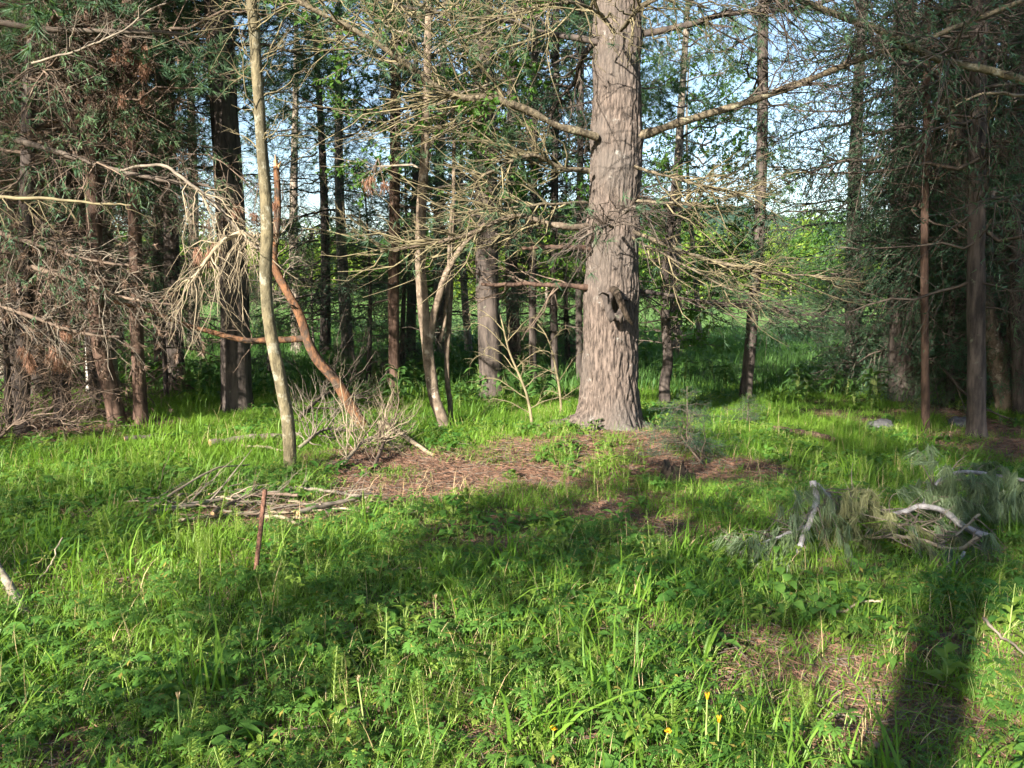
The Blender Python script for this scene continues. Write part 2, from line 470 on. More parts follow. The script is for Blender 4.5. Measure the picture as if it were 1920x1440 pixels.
# ------------------------------------------------------------------ ground sheet
# bare patches of needle litter: centre pixel, half widths in metres (x, y), strength
BARE = []
for u, v, ax, ay, st in [(880, 900, 1.25, 0.85, 0.75), (1040, 880, 1.0, 0.7, 0.9), (1330, 885, 0.75, 0.55, 1.0), (1140, 850, 1.1, 0.8, 0.85),
                         (760, 930, 0.7, 0.45, 0.8), (1200, 970, 1.4, 0.6, 0.75), (940, 1010, 0.6, 0.35, 0.9), (1450, 1270, 0.50, 0.45, 1.3), (1580, 1330, 0.45, 0.45, 1.2),
                         (1880, 1260, 0.36, 0.45, 1.5), (1730, 1330, 0.4, 0.5, 1.1), (1860, 1400, 0.3, 0.3, 1.0), (1300, 1230, 0.4, 0.25, 0.5), (150, 1090, 0.45, 0.35, 0.5), (480, 960, 1.0, 0.35, 0.55),
                         (1880, 830, 1.2, 1.0, 0.5), (1040, 835, 0.6, 0.4, 0.9), (690, 860, 0.9, 0.5, 0.5), (60, 800, 1.6, 1.2, 0.8), (1700, 780, 1.5, 1.6, 0.4), (1230, 1180, 0.35, 0.25, 0.35)]:
    g = ground_at(u, v)
    BARE.append((g[0], g[1], ax, ay, st))

def bare(x, y):
    x = np.atleast_1d(np.asarray(x, float)); y = np.atleast_1d(np.asarray(y, float))
    b = np.zeros_like(x)
    for cx, cy_, ax, ay, st in BARE:
        b = np.maximum(b, st * np.clip(1.6 - 1.3 * (((x - cx) / ax) ** 2 + ((y - cy_) / ay) ** 2), 0, 1))
    n = fbm2(x, y, 1.7, 3, 2.2)
    return np.clip(b * (1.0 + 1.2 * n) + 0.5 * np.clip(n - 0.4, 0, 1), 0, 1)

def make_ground():
    ys = np.concatenate([np.arange(-40, -1, 1.5), np.arange(-1, 14, 0.09), np.geomspace(14, 900, 70)])
    xs = np.concatenate([-np.geomspace(11, 700, 34)[::-1], np.arange(-10.95, 10.96, 0.12), np.geomspace(11.1, 700, 34)])
    X, Y = np.meshgrid(xs, ys)
    x, y = X.ravel(), Y.ravel()
    z = gz(x, y)
    bb = bare(x, y)
    near = np.clip(1 - y / 16, 0, 1)
    z = z + near * (0.012 * fbm2(x, y, 4.5, 2) - 0.012 * bb)
    nx, ny = len(xs), len(ys)
    i = (np.arange(ny - 1)[:, None] * nx + np.arange(nx - 1)).ravel()
    F = np.concatenate([np.stack([i, i + 1, i + nx + 1], 1), np.stack([i, i + nx + 1, i + nx], 1)])
    me = mesh_from('ground', np.stack([x, y, z], 1), F, np.zeros(len(F), int), M['ground'])
    a = me.attributes.new('duff', 'FLOAT', 'POINT'); a.data.foreach_set('value', bb.astype(np.float32))
    md = np.clip((y - 13) / 10, 0, 1)
    a = me.attributes.new('meadow', 'FLOAT', 'POINT'); a.data.foreach_set('value', md.astype(np.float32))
    tag(obj('ground', me), kind='structure')
make_ground()

# ------------------------------------------------------------------ bough templates (along +X, hung at the origin)
def bough(kind, L=1.6, seed=0, wood_m=0, leaf_m=1, dens=1.0):
    global rng
    keep = rng; rng = RS(seed)
    b = MB()
    s = np.linspace(0, 1, 9)
    droop = {'spruce': -0.22, 'pine': 0.02, 'dead': -0.10, 'brown': -0.28, 'leaf': 0.10}[kind]
    wob = np.cumsum(rng.normal(size=(9, 3)) * 0.025, axis=0); wob[0] = 0
    path = np.stack([s * L, 0.05 * L * np.sin(s * 3 + seed), droop * L * s ** 1.6 + (0.10 * L * s ** 4 if kind in ('spruce', 'pine') else 0)], 1) + wob * L
    R = 0.011 * L * (1 - 0.85 * s) + 0.0015
    b.tubes(path, R, 4, wood_m)
    n1 = {'spruce': 22, 'pine': 12, 'dead': 20, 'brown': 22, 'leaf': 11}[kind]
    flat = {'spruce': 0.5, 'pine': 0.5, 'dead': 0.45, 'brown': 0.4, 'leaf': 0.45}[kind]
    bias = {'spruce': (0.05, 0, -0.24), 'pine': (0, 0, 0.12), 'dead': (0.1, 0, -0.05), 'brown': (0, 0, -0.35), 'leaf': (0.1, 0, 0)}[kind]
    P1, R1 = grow(path, R, n1, 0.55 * L, (38, 62), bias, 0.2 if kind != 'dead' else 0.35, 4, 0.12, 0.99, 0.004 * L, flat, 0.68, 0.02 if kind != 'dead' else 0.05)
    b.tubes(P1, R1, 3, wood_m)
    n2 = {'spruce': 4, 'pine': 3, 'dead': 4, 'brown': 4, 'leaf': 4}[kind]
    P2, R2 = grow(P1, R1, n2, 0.17 * L, (35, 70), bias, 0.3, 2, 0.2, 0.98, 0.0022 * L, flat, 0.5, 0.03)
    if kind in ('dead', 'brown', 'leaf'): b.tubes(P2, R2, 3, wood_m)
    def along(P, k):
        m, n = P.shape[:2]
        t = rng.uniform(0.05, 1, (m, k)); f = t * (n - 1); i = np.minimum(f.astype(int), n - 2); w = (f - i)[..., None]
        r = np.arange(m)[:, None]
        return (P[r, i] * (1 - w) + P[r, i + 1] * w).reshape(-1, 3), nrm(P[r, i + 1] - P[r, i]).reshape(-1, 3)
    if kind == 'spruce':
        for P, k in ((P1, int(22 * dens)), (P2, int(7 * dens))):
            q, t = along(P, k)
            d = nrm(t * 0.9 + rng.normal(size=q.shape) * 0.55)
            b.needles(q, d, rng.uniform(0.035, 0.065, len(q)), 0.0125, leaf_m)
    elif kind == 'pine':
        ends = np.concatenate([P1[:, -1], P2[:, -1], P2[:, 1]]); td = np.concatenate([P1[:, -1] - P1[:, -2], P2[:, -1] - P2[:, -2], P2[:, 1] - P2[:, 0]])
        k = int(15 * dens)
        q = np.repeat(ends, k, 0) - rng.uniform(0, 0.06, (len(ends) * k, 1)) * np.repeat(nrm(td), k, 0)
        d = nrm(np.repeat(nrm(td), k, 0) * 0.9 + rng.normal(size=q.shape) * 0.6 + np.array((0, 0, -0.1)))
        b.needles(q, d, rng.uniform(0.07, 0.13, len(q)), 0.0068, leaf_m)
    elif kind == 'brown':
        sel = P2[rng.rand(len(P2)) < 0.6]
        q, t = along(sel, int(14 * dens))
        d = nrm(t * 0.5 + rng.normal(size=q.shape) * 0.5 + np.array((0, 0, -0.5)))
        b.needles(q, d, rng.uniform(0.03, 0.07, len(q)), 0.008, leaf_m)
    elif kind == 'leaf':
        q, t = along(np.concatenate([P2]), int(9 * dens))
        d = nrm(t * 0.6 + rng.normal(size=q.shape) * 0.6 + np.array((0, 0, -0.15)))
        nor = nrm(rng.normal(size=q.shape) * 0.6 + np.array((0, 0, 1.0)))
        b.flat_leaves(q, d, nor, rng.uniform(0.05, 0.085, len(q)), rng.uniform(0.028, 0.048, len(q)), leaf_m)
    rng = keep
    return b.arrays()

BOUGH = {k: [bough(k, 1.6, 40 + 7 * i + j) for i in range(3)] for j, k in enumerate(('spruce', 'pine', 'dead', 'brown', 'leaf'))}
BOUGH['spruce_thin'] = [bough('spruce', 1.6, 90 + i, dens=0.55) for i in range(2)]
BOUGH['pine_thick'] = [bough('pine', 1.6, 95 + i, dens=1.8) for i in range(2)]

def rot_of(az, el, roll=0.0):
    return np.array((Matrix.Rotation(az, 3, 'Z') @ Matrix.Rotation(-el, 3, 'Y') @ Matrix.Rotation(roll, 3, 'X')))

def crown(kinds, z0, H, Lmax, n, seed, shape='cone', el0=0.1, el1=0.5, axis=None, az_of=None):
    """A crown of n boughs round the trunk axis from height z0 to H. kinds: list of (bough kind, from share, to share of the height)."""
    r = RS(seed)
    b = MB()
    for i in range(n):
        t = (i + r.rand()) / n
        z = z0 + (H - z0) * t
        if shape == 'cone': L = Lmax * (1 - 0.93 * t) ** 0.8
        elif shape == 'dome': L = Lmax * (0.55 + 0.6 * math.sin(math.pi * min(1, 0.12 + t * 0.9)))
        else: L = Lmax * (1 - 0.35 * t)
        L *= r.uniform(0.55, 1.15)
        pick = [k for k, a, c in kinds if a <= t <= c] or [kinds[-1][0]]
        T = BOUGH[pick[r.randint(len(pick))]]
        T = T[r.randint(len(T))]
        az = az_of(r) if az_of else i * 2.4 + r.uniform(-0.6, 0.6)
        el = el0 + (el1 - el0) * t + r.uniform(-0.15, 0.15)
        o = axis(z) if axis is not None else (0, 0, z)
        b.add_arr(T, rot_of(az, el, r.uniform(-0.4, 0.4)), o, L / 1.6)
    return b.arrays()

def trunk_arr(path, radii, sides=14, seed=0, amp=0.06, flare=0.35, m=0, lobes=4):
    """A trunk along a path with uneven girth and a flared, lobed foot."""
    r = RS(seed)
    P = np.asarray(path, float); R = np.asarray(radii, float)
    n = len(P)
    a = np.arange(sides) / sides * 2 * np.pi
    T = nrm(np.gradient(P, axis=0))
    N1 = nrm(np.cross(np.broadcast_to((0, 1.0, 0), T.shape), T)); N2 = np.cross(T, N1)
    hgt = P[:, 2] - P[0, 2]
    ph = r.uniform(0, 6.28, 3)
    rr = R[:, None] * np.ones(sides)
    fl = flare * np.exp(-np.maximum(hgt, 0) / (1.2 * R[0] + 0.02))
    rr = rr * (1 + fl[:, None] * (0.75 + 0.5 * np.cos(lobes * a + ph[0])[None]))
    pt = np.stack([np.broadcast_to(np.cos(a) * 1.5, rr.shape), np.broadcast_to(np.sin(a) * 1.5, rr.shape), np.broadcast_to((hgt / (R[0] * 4 + 0.05))[:, None], rr.shape)], -1).reshape(-1, 3) + seed
    rr = rr * (1 + amp * perlin(pt).reshape(rr.shape) + amp * 0.5 * perlin(pt * 2.7 + 9).reshape(rr.shape))
    V = (P[:, None] + rr[..., None] * (np.cos(a)[None, :, None] * N1[:, None] + np.sin(a)[None, :, None] * N2[:, None])).reshape(-1, 3)
    i = np.arange(n - 1)[:, None] * sides; j = np.arange(sides)[None]; j2 = (j + 1) % sides
    F = np.concatenate([np.stack([i + j, i + j2, i + sides + j2], -1).reshape(-1, 3), np.stack([i + j, i + sides + j2, i + sides + j], -1).reshape(-1, 3)])
    return V, F, np.full(len(F), m, int)

# ------------------------------------------------------------------ the big pine
def big_pine():
    global rng
    rng = RS(21)
    Y0 = 8.3
    base = np.array((BP[0], BP[1], g1(*BP) - 0.05))
    root = thing('pine_tree', base, 'huge old pine with furrowed pinkish grey bark in the middle clearing', 'tree')
    cl = ats([(1141, 845), (1143, 790), (1143, 700), (1144, 600), (1147, 500), (1150, 400), (1154, 300), (1157, 200), (1157, 80), (1158, -60), (1160, -400), (1160, -900)], Y0)
    cl[0, 2] = base[2] - 0.1
    wid = np.array([60, 57, 54.5, 52, 50.5, 49, 47, 46, 44, 42, 34, 20]) * 0.97
    n = 420
    P = spline(cl, n)
    zc = np.concatenate([[0], np.cumsum(np.linalg.norm(np.diff(cl, axis=0), axis=1))]); zz = np.linspace(0, zc[-1], n)
    R = np.interp(zz, zc, pxm(wid, Y0))
    sides = 170
    a = np.arange(sides) / sides * 2 * np.pi
    h = P[:, 2] - (base[2] + 0.05)
    rr = R[:, None] * np.ones(sides)
    # root flare, strongest towards the left of the picture
    lob = 0.10 + 0.08 * np.cos(5 * a + 0.6) + 0.34 * np.clip(np.cos(a - math.radians(196)), 0, 1) ** 6 + 0.2 * np.clip(np.cos(a - math.radians(-70)), 0, 1) ** 4
    rr *= 1 + np.exp(-np.clip(h, -0.2, 9) / 0.16)[:, None] * lob[None] + 0.06 * np.exp(-np.clip(h, 0, 9) / 0.6)[:, None]
    # swellings where the whorls of limbs leave
    for zv, st in ((255, .07), (320, .04), (430, .06), (545, .05), (75, .06)):
        z0 = at(1150, zv, Y0)[2]
        rr *= 1 + st * np.exp(-((P[:, 2] - z0) / 0.13) ** 2)[:, None]
    # bark: long plates between furrows
    X = np.stack([np.cos(a)[None] * R[:, None], np.sin(a)[None] * R[:, None], np.broadcast_to(P[:, 2:3], rr.shape)], -1).reshape(-1, 3)
    warp = perlin(X * np.array((5, 5, 2.0)) + 3)[:, None] * 0.025
    f1 = np.abs(perlin((X + warp) * np.array((25, 25, 2.4))))
    f2 = np.abs(perlin((X + warp) * np.array((40, 40, 6.0)) + 40))
    plate = np.clip(np.minimum(f1 * 3.0, f2 * 3.4 + 0.25), 0, 1).reshape(rr.shape)
    fade = np.clip(1.15 - (P[:, 2] - base[2]) / 6.0, 0.35, 1)[:, None]
    rr += (plate - 1) * 0.030 * fade + perlin(X * np.array((3, 3, 1.2)) + 8).reshape(rr.shape) * 0.018
    V = P[:, None] + rr[..., None] * np.stack([np.cos(a), np.sin(a), 0 * a], -1)[None]
    V = V.reshape(-1, 3) - base
    i = np.arange(n - 1)[:, None] * sides; j = np.arange(sides)[None]; j2 = (j + 1) % sides
    F = np.concatenate([np.stack([i + j, i + j2, i + sides + j2], -1).reshape(-1, 3), np.stack([i + j, i + sides + j2, i + sides + j], -1).reshape(-1, 3)])
    obj('trunk', mesh_from('trunk', V, F, np.zeros(len(F), int), M['bark_pine']), root)

    def limb(pts, r0, r1, n1, l1, n2=3, l2=0.35, bark_m='bark_limb', tw='twig_olive', bias=(0, 0, 0.05), flat=0.45, t0=0.2, jit=0.05, Y=Y0, green=0.10, curl=0.35):
        p = ats([(q[0], q[1], q[2] - 1.2) for q in pts])
        path = spline(p, 26)
        path += np.cumsum(rng.normal(size=path.shape) * 0.004, axis=0)
        rad = 0.64 * np.linspace(pxm(r0, Y0), pxm(r1, Y0), 26) * (1 + 0.12 * rng.normal(size=26))
        b = MB()
        b.tubes(path, rad, 9, 0)
        if n1:
            P1, R1 = grow(path, rad, int(n1 * 1.7), l1 * 1.15, (20, 55), bias, curl, 6, t0, 1.0, 0.0095, flat, 0.35, jit)
            b.tubes(P1, R1, 4, 1)
            if n2:
                P2, R2 = grow(P1, R1, n2, l2, (25, 60), bias, 0.4, 4, 0.15, 0.98, 0.0058, flat * 0.6, 0.4, jit)
                b.tubes(P2, R2, 3, 1)
                P3, R3 = grow(P2, R2, 2, l2 * 0.4, (25, 70), bias, 0.4, 2, 0.2, 0.98, 0.004, 0.2, 0.4, jit)
                b.tubes(P3, R3, 3, 1)
                if green:
                    sel = P3[rng.rand(len(P3)) < green]
                    e = np.repeat(sel[:, -1], 16, 0); td = np.repeat(sel[:, -1] - sel[:, 0], 16, 0)
                    b.needles(e, nrm(nrm(td) * 0.8 + rng.normal(size=e.shape) * 0.6), rng.uniform(0.07, 0.12, len(e)), 0.006, 2)
        b.build('branch', [M[bark_m], M[tw], M['needle_pine']], root, base)
    # limbs to the left
    limb([(1118, 258, 9.3), (1092, 247, 9.2), (1045, 238, 9.1), (1000, 214, 9.0), (960, 195, 8.9), (915, 184, 8.8), (868, 184, 8.75), (820, 163, 8.7), (760, 116, 8.6), (700, 76, 8.5), (640, 45, 8.4), (585, 18, 8.3), (480, -40, 8.2)], 11, 5, 26, 1.15, 4, 0.4, bias=(-0.25, 0, 0.05), t0=0.18)
    limb([(1100, 424, 9.2), (1068, 426, 9.05), (1030, 421, 9.0), (985, 407, 8.95), (950, 411, 8.9), (900, 434, 8.8), (850, 450, 8.75), (790, 464, 8.7), (715, 474, 8.6)], 10, 3, 20, 0.85, 3, 0.35, bark_m='bark_pale', bias=(-0.2, 0, 0.1), t0=0.2)
    limb([(1103, 320, 9.3), (1060, 316, 9.1), (1030, 302, 9.0), (1005, 288, 8.9), (960, 300, 8.8), (900, 330, 8.7)], 8, 2.5, 16, 0.7, 3, 0.35, bias=(-0.15, 0, -0.05))
    limb([(1105, 466, 9.3), (1050, 466, 9.2), (1005, 469, 9.1), (975, 468, 9.05)], 7, 5.5, 3, 0.4, 2, 0.2, bark_m='bark_red')
    limb([(1105, 540, 9.4), (1050, 538, 9.3), (1000, 535, 9.3), (950, 537, 9.3), (903, 536, 9.25)], 8, 5, 8, 0.6, 3, 0.3, bark_m='bark_red', tw='twig_brown', bias=(-0.1, 0, 0))
    limb([(1120, 80, 9.4), (1060, 67, 9.4), (1005, 56, 9.3), (965, 38, 9.3), (900, 34, 9.2), (830, 22, 9.1), (740, 8, 9.0)], 9, 4, 16, 0.9, 3, 0.4, bark_m='bark_dark', tw='twig_olive', bias=(-0.2, 0, 0), green=0.35)
    limb([(1118, 70, 9.6), (1090, 120, 9.8), (1082, 155, 9.9), (1052, 186, 10.0), (1030, 240, 10.1)], 8, 3, 8, 0.6, 3, 0.3, bark_m='bark_dark', tw='twig_dark', bias=(0, 0, -0.1))
    limb([(1100, 380, 9.25), (1040, 388, 9.0), (960, 398, 8.8), (880, 405, 8.6)], 4, 2, 14, 0.6, 3, 0.3, bias=(-0.2, 0, 0))
    limb([(1120, -40, 9.3), (1000, -60, 8.8), (860, -50, 8.4), (700, -20, 8.0)], 9, 4, 20, 1.0, 4, 0.45, bias=(-0.1, 0, -0.2), green=0.5)
    # limbs to the right
    limb([(1188, 258, 9.4), (1240, 241, 9.35), (1300, 222, 9.3), (1400, 190, 9.2), (1500, 150, 9.1), (1560, 125, 9.05), (1640, 96, 9.0), (1700, 86, 8.95), (1760, 60, 8.9), (1850, 24, 8.8), (1940, -10, 8.7)], 12, 6, 14, 0.7, 3, 0.35, bark_m='bark_limb', tw='twig_dark', bias=(0.1, 0, -0.15), t0=0.25)
    limb([(1188, 66, 9.5), (1280, 56, 9.4), (1360, 34, 9.3), (1480, 24, 9.2), (1580, 0, 9.1), (1700, -40, 9.0)], 9, 4, 18, 0.8, 3, 0.4, bark_m='bark_dark', tw='twig_dark', bias=(0.1, 0, -0.25), green=0.3)
    limb([(1190, 312, 9.3), (1250, 330, 9.1), (1330, 352, 8.9), (1400, 372, 8.7)], 5, 2, 14, 0.7, 3, 0.35, bias=(0.2, 0, 0))
    limb([(1188, 432, 9.25), (1240, 452, 9.0), (1300, 476, 8.8), (1380, 498, 8.6), (1470, 512, 8.4), (1545, 516, 8.3)], 6, 2, 13, 0.8, 3, 0.38, bias=(0.2, 0, 0.0), flat=0.75)
    limb([(1186, 445, 9.2), (1230, 470, 8.7), (1290, 500, 8.4), (1370, 540, 8.1), (1430, 556, 8.0)], 4, 1.6, 9, 0.7, 3, 0.35, bias=(0.2, 0, -0.05), flat=0.6)
    limb([(1192, 375, 9.3), (1260, 380, 9.2), (1340, 392, 9.0)], 5, 2, 10, 0.6, 3, 0.3, bias=(0.2, 0, 0))
    limb([(1190, 545, 9.5), (1260, 556, 9.6), (1340, 568, 9.7), (1430, 578, 9.8), (1540, 592, 9.9)], 6, 2.5, 18, 0.75, 4, 0.35, bark_m='bark_dark', tw='twig_dark', bias=(0.2, 0, -0.05), flat=0.85, green=0.5)
    limb([(1175, -20, 9.3), (1300, -60, 8.8), (1450, -60, 8.5), (1620, -20, 8.2)], 9, 4, 22, 1.0, 4, 0.45, bias=(0.1, 0, -0.25), green=0.5, tw='twig_dark')
    # limbs towards the viewer
    limb([(1150, 425, 9.05), (1138, 420, 8.6), (1120, 430, 8.2), (1090, 450, 7.9)], 5, 2, 16, 0.55, 3, 0.3, bark_m='bark_grey', tw='twig_dark', bias=(0, 0, -0.2))
    limb([(1170, 400, 9.05), (1190, 390, 8.6), (1215, 400, 8.2)], 5, 2, 14, 0.55, 3, 0.3, bark_m='bark_grey', tw='twig_dark', bias=(0.1, 0, -0.25))
    limb([(1150, 60, 9.05), (1120, 20, 8.4), (1060, 0, 7.9), (980, 10, 7.5)], 6, 2, 18, 0.9, 3, 0.4, tw='twig_olive', bias=(-0.1, 0, -0.15))
    limb([(1165, 55, 9.05), (1200, 20, 8.4), (1260, 0, 7.9), (1330, 20, 7.6)], 6, 2, 16, 0.8, 3, 0.4, tw='twig_olive', bias=(0.1, 0, -0.15))
    # roots that run out from the foot, half sunk in the litter
    for ang, ln, r0 in ((190, 1.1, 0.12), (232, 0.5, 0.075), (300, 0.5, 0.075), (345, 0.6, 0.08), (160, 0.6, 0.07)):
        a_ = math.radians(ang)
        d_ = np.array((math.cos(a_), math.sin(a_), 0)); n_ = np.array((-d_[1], d_[0], 0))
        s_ = np.linspace(0, 1, 14)
        q = np.array([BP[0], BP[1], 0]) + d_ * (0.24 + ln * s_)[:, None] + n_ * (0.08 * np.sin(s_ * 4 + ang))[:, None]
        q[:, 2] = gz(q[:, 0], q[:, 1]) + 0.07 * np.exp(-s_ * 5) + 0.0 - 0.045 * s_
        b = MB(); b.tubes(q, r0 * (1 - 0.75 * s_) * (1 + 0.1 * rng.normal(size=14)), 10, 0)
        b.build('root', [M['bark_pine']], root, base)
    # the burl with its broken stub
    bm = MB()
    c = at(1152, 572, 7.95)
    th = np.linspace(0, 2 * np.pi, 15)
    ring = np.stack([c[0] + 0.075 * np.cos(th), c[1] - 0.05 + 0.04 * np.sin(th), c[2] + 0.11 * np.sin(th) + 0.03 * np.cos(2 * th)], 1)
    bm.tubes(ring, 0.050 + 0.016 * np.sin(3 * th) + 0.008 * np.cos(5 * th), 9, 0)
    bm.tubes(spline([c + (0.0, 0.1, 0.14), c + (0.0, -0.12, 0.13), c + (0.03, -0.2, 0.05), c + (0.10, -0.18, -0.1), c + (0.16, -0.1, -0.17)], 14), np.linspace(0.05, 0.022, 14), 9, 1)
    tw = spline([c + (-0.08, -0.1, 0.1), c + (-0.14, -0.2, 0.12), c + (-0.18, -0.26, 0.1)], 6)
    bm.tubes(tw, np.linspace(0.014, 0.006, 6), 5, 1)
    bm.build('burl', [M['bark_dark'], M['bark_rot_shadow']], root, base)
    # green crown above the picture
    cr = crown([('pine', 0, 1), ('pine_thick', 0.3, 1)], 0, 1, 3.0, 26, 3, 'dome', -0.05, 0.5, axis=lambda z: (0.05, 0, 5.0 + 5.4 * z))
    obj('crown', mesh_from('crown', *cr, [M['twig_dark'], M['needle_pine']]), root)
big_pine()

# ------------------------------------------------------------------ trees traced one by one
def traced_trunk(root, base, pts, r0, r1, Y, bark_m, n=40, sides=14, flare=0.3, amp=0.08, seed=1, extra=None, name='trunk', cap=False):
    p = ats(pts, Y)
    if flare > 0: p[0, 2] = min(p[0, 2], g1(p[0, 0], p[0, 1])) - 0.06
    if extra is not None: p = np.vstack([p, p[-1] + np.asarray(extra)])
    path = spline(p, n)
    L = np.concatenate([[0], np.cumsum(np.linalg.norm(np.diff(path, axis=0), axis=1))])
    rad = pxm(r0, Y) + (pxm(r1, Y) - pxm(r0, Y)) * L / L[-1]
    b = MB()
    b.add(*trunk_arr(path, rad, sides, seed, amp, flare))
    b.build(name, [M[bark_m]], root, base)
    return path, rad

def twig_mass(path, rad, n1, l1, n2, l2, n3=2, bias=(0, 0, 0), curl=0.35, flat=0.2, t0=0.2, t1=1.0, r1=0.0095, r2=0.0055, ang=(35, 80), jit=0.05, needle=0, nl=(0.04, 0.08), nk=10, nw=0.011):
    """Bare twigs of three orders (slot 0) and, where asked, tufts of needles or leaves (slot 1)."""
    b = MB()
    P1, R1 = grow(path, rad, n1, l1, ang, bias, curl, 6, t0, t1, r1, flat, 0.3, jit)
    b.tubes(P1, R1, 4, 0)
    P2, R2 = grow(P1, R1, n2, l2, (25, 65), bias, curl, 4, 0.15, 0.98, r2, flat * 0.5, 0.4, jit)
    b.tubes(P2, R2, 3, 0)
    P3, R3 = grow(P2, R2, n3, l2 * 0.45, (25, 70), bias, curl, 3, 0.2, 0.98, r2 * 0.7, 0.1, 0.4, jit)
    b.tubes(P3, R3, 3, 0)
    if needle:
        sel = P3[rng.rand(len(P3)) < needle]
        e = np.repeat(sel[:, -1], nk, 0); td = nrm(np.repeat(sel[:, -1] - sel[:, 0], nk, 0))
        b.needles(e - td * rng.uniform(0, 0.05, (len(e), 1)), nrm(td * 0.6 + rng.normal(size=e.shape) * 0.5 + np.asarray(bias) * 1.2), rng.uniform(nl[0], nl[1], len(e)), nw, 1)
    return b, P1, P2

def foot(u, v):
    return ground_at(u, v)

def depth(u, v):
    return float(ground_at(u, v)[1])

rng = RS(31)
# slim leaning tree in the left foreground
def slim_tree():
    Y = depth(545, 885)
    base = foot(545, 885)
    root = thing('young_tree', base, 'slim leaning young tree with smooth olive bark in the left foreground', 'tree')
    path, rad = traced_trunk(root, base, [(545, 890), (541, 800), (527, 720), (507, 620), (498, 520), (501, 420), (491, 280), (483, 150), (472, 0), (462, -150)], 12.5, 7, Y, 'bark_olive', 110, 18, 0.35, 0.10, 5, extra=(-0.1, 0.1, 2.5))
    b, _, _ = twig_mass(path[30:86], rad[30:86], 30, 0.7, 4, 0.3, 2, (0, 0, -0.05), r1=0.008, r2=0.005)
    b.build('twigs', [M['twig_olive'], M['needle_pine']], root, base)
    cr = crown([('leaf', 0, 1)], 0, 1, 1.3, 14, 8, 'dome', 0.2, 0.8, axis=lambda z: path[86 + int(22 * z)] - base)
    obj('crown', mesh_from('crown', *cr, [M['twig_grey'], M['leaf']]), root)
slim_tree()

# snapped orange snag leaning left with one long side branch
def snag():
    Y = depth(693, 812)
    base = foot(693, 815)
    root = thing('broken_snag', base, 'snapped leaning dead stem with peeled orange wood behind the slim tree', 'tree')
    path, rad = traced_trunk(root, base, [(698, 818), (660, 765), (630, 715), (598, 678), (577, 640), (562, 590), (535, 540), (514, 490), (521, 400), (518, 312)], 11.5, 5.5, Y, 'bark_orange', 50, 12, 0.15, 0.16, 9)
    p = spline(ats([(570, 634), (520, 634), (470, 636), (410, 621), (350, 600), (300, 578), (255, 565)], Y) + np.linspace(0, -0.5, 7)[:, None] * np.array((0, 1, 0)), 24)
    p += np.cumsum(rng.normal(size=p.shape) * 0.005, axis=0)
    r = np.linspace(pxm(6.5, Y), pxm(3, Y), 24)
    b = MB(); b.tubes(p, r, 8, 0)
    P1, R1 = grow(p, r, 10, 0.5, (40, 80), (0, 0, -0.1), 0.3, 5, 0.2, 1, 0.008); b.tubes(P1, R1, 4, 1)
    P2, R2 = grow(P1, R1, 3, 0.25, (30, 60), (0, 0, -0.1), 0.3, 3, 0.2, 1, 0.005); b.tubes(P2, R2, 3, 1)
    b.build('branch', [M['bark_orange'], M['twig_brown']], root, base)
    b = MB(); top = path[-1]
    for d in ((0.02, 0, 0.10), (0.06, -0.02, 0.05), (-0.03, 0.02, 0.07), (0.0, -0.03, 0.13)):
        b.tubes(spline([top - (0, 0, 0.05), top + np.array(d)], 4), np.array((0.022, 0.016, 0.01, 0.003)), 5, 0)
    b.build('splintered_top', [M['cut_wood']], root, base)
    b, _, _ = twig_mass(path[14:46], rad[14:46], 14, 0.6, 3, 0.3, 2, (0.05, 0, 0.05), r1=0.008, r2=0.005)
    b.build('twigs', [M['twig_grey'], M['needle_pine']], root, base)
snag()

# drooping dead branch with clusters of bleached twigs, hanging in front of the dark trunk at left
def traced_tree(name, label, trunk_pts, r0, r1, Y, bark_m, top=(0, 0, 5), flare=0.3, seed=1, amp=0.08, masses=(), crowns=(), n=60, sides=14, extra_stems=()):
    dY = depth(trunk_pts[0][0], trunk_pts[0][1]) - Y; Y = Y + dY
    base = np.array((*at(trunk_pts[0][0], trunk_pts[0][1], Y)[:2], 0)); base[2] = g1(base[0], base[1])
    root = thing(name, base, label, 'tree')
    path, rad = traced_trunk(root, base, trunk_pts, r0, r1, Y, bark_m, n, sides, flare, amp, seed, extra=top)
    for k, (pts, a, c, YY) in enumerate(extra_stems):
        p = spline(ats(pts, YY + dY), 24); p += np.cumsum(rng.normal(size=p.shape) * 0.004, axis=0)
        rr = np.linspace(pxm(a, Y), pxm(c, Y), 24)
        b = MB(); b.tubes(p, rr, 9, 0); b.build('stem', [M[bark_m]], root, base)
    for nm, mats, a, c, kw in masses:
        b, _, _ = twig_mass(path[int(a * n):int(c * n)], rad[int(a * n):int(c * n)], **kw)
        b.build(nm, [M[x] for x in mats], root, base)
    for kinds, mats, a, c, Lmax, cnt, sd, shape, e0, e1, azf in crowns:
        i0, i1 = int(a * (n - 1)), int(c * (n - 1))
        cr = crown(kinds, 0, 1, Lmax, cnt, sd, shape, e0, e1, axis=lambda z: path[i0 + int((i1 - i0) * min(z, 1))] - base, az_of=azf)
        obj('crown', mesh_from('crown', *cr, [M[x] for x in mats]), root)
    return root, path, rad

TW = dict(n1=40, l1=1.2, n2=5, l2=0.4, bias=(0, 0, -0.12))
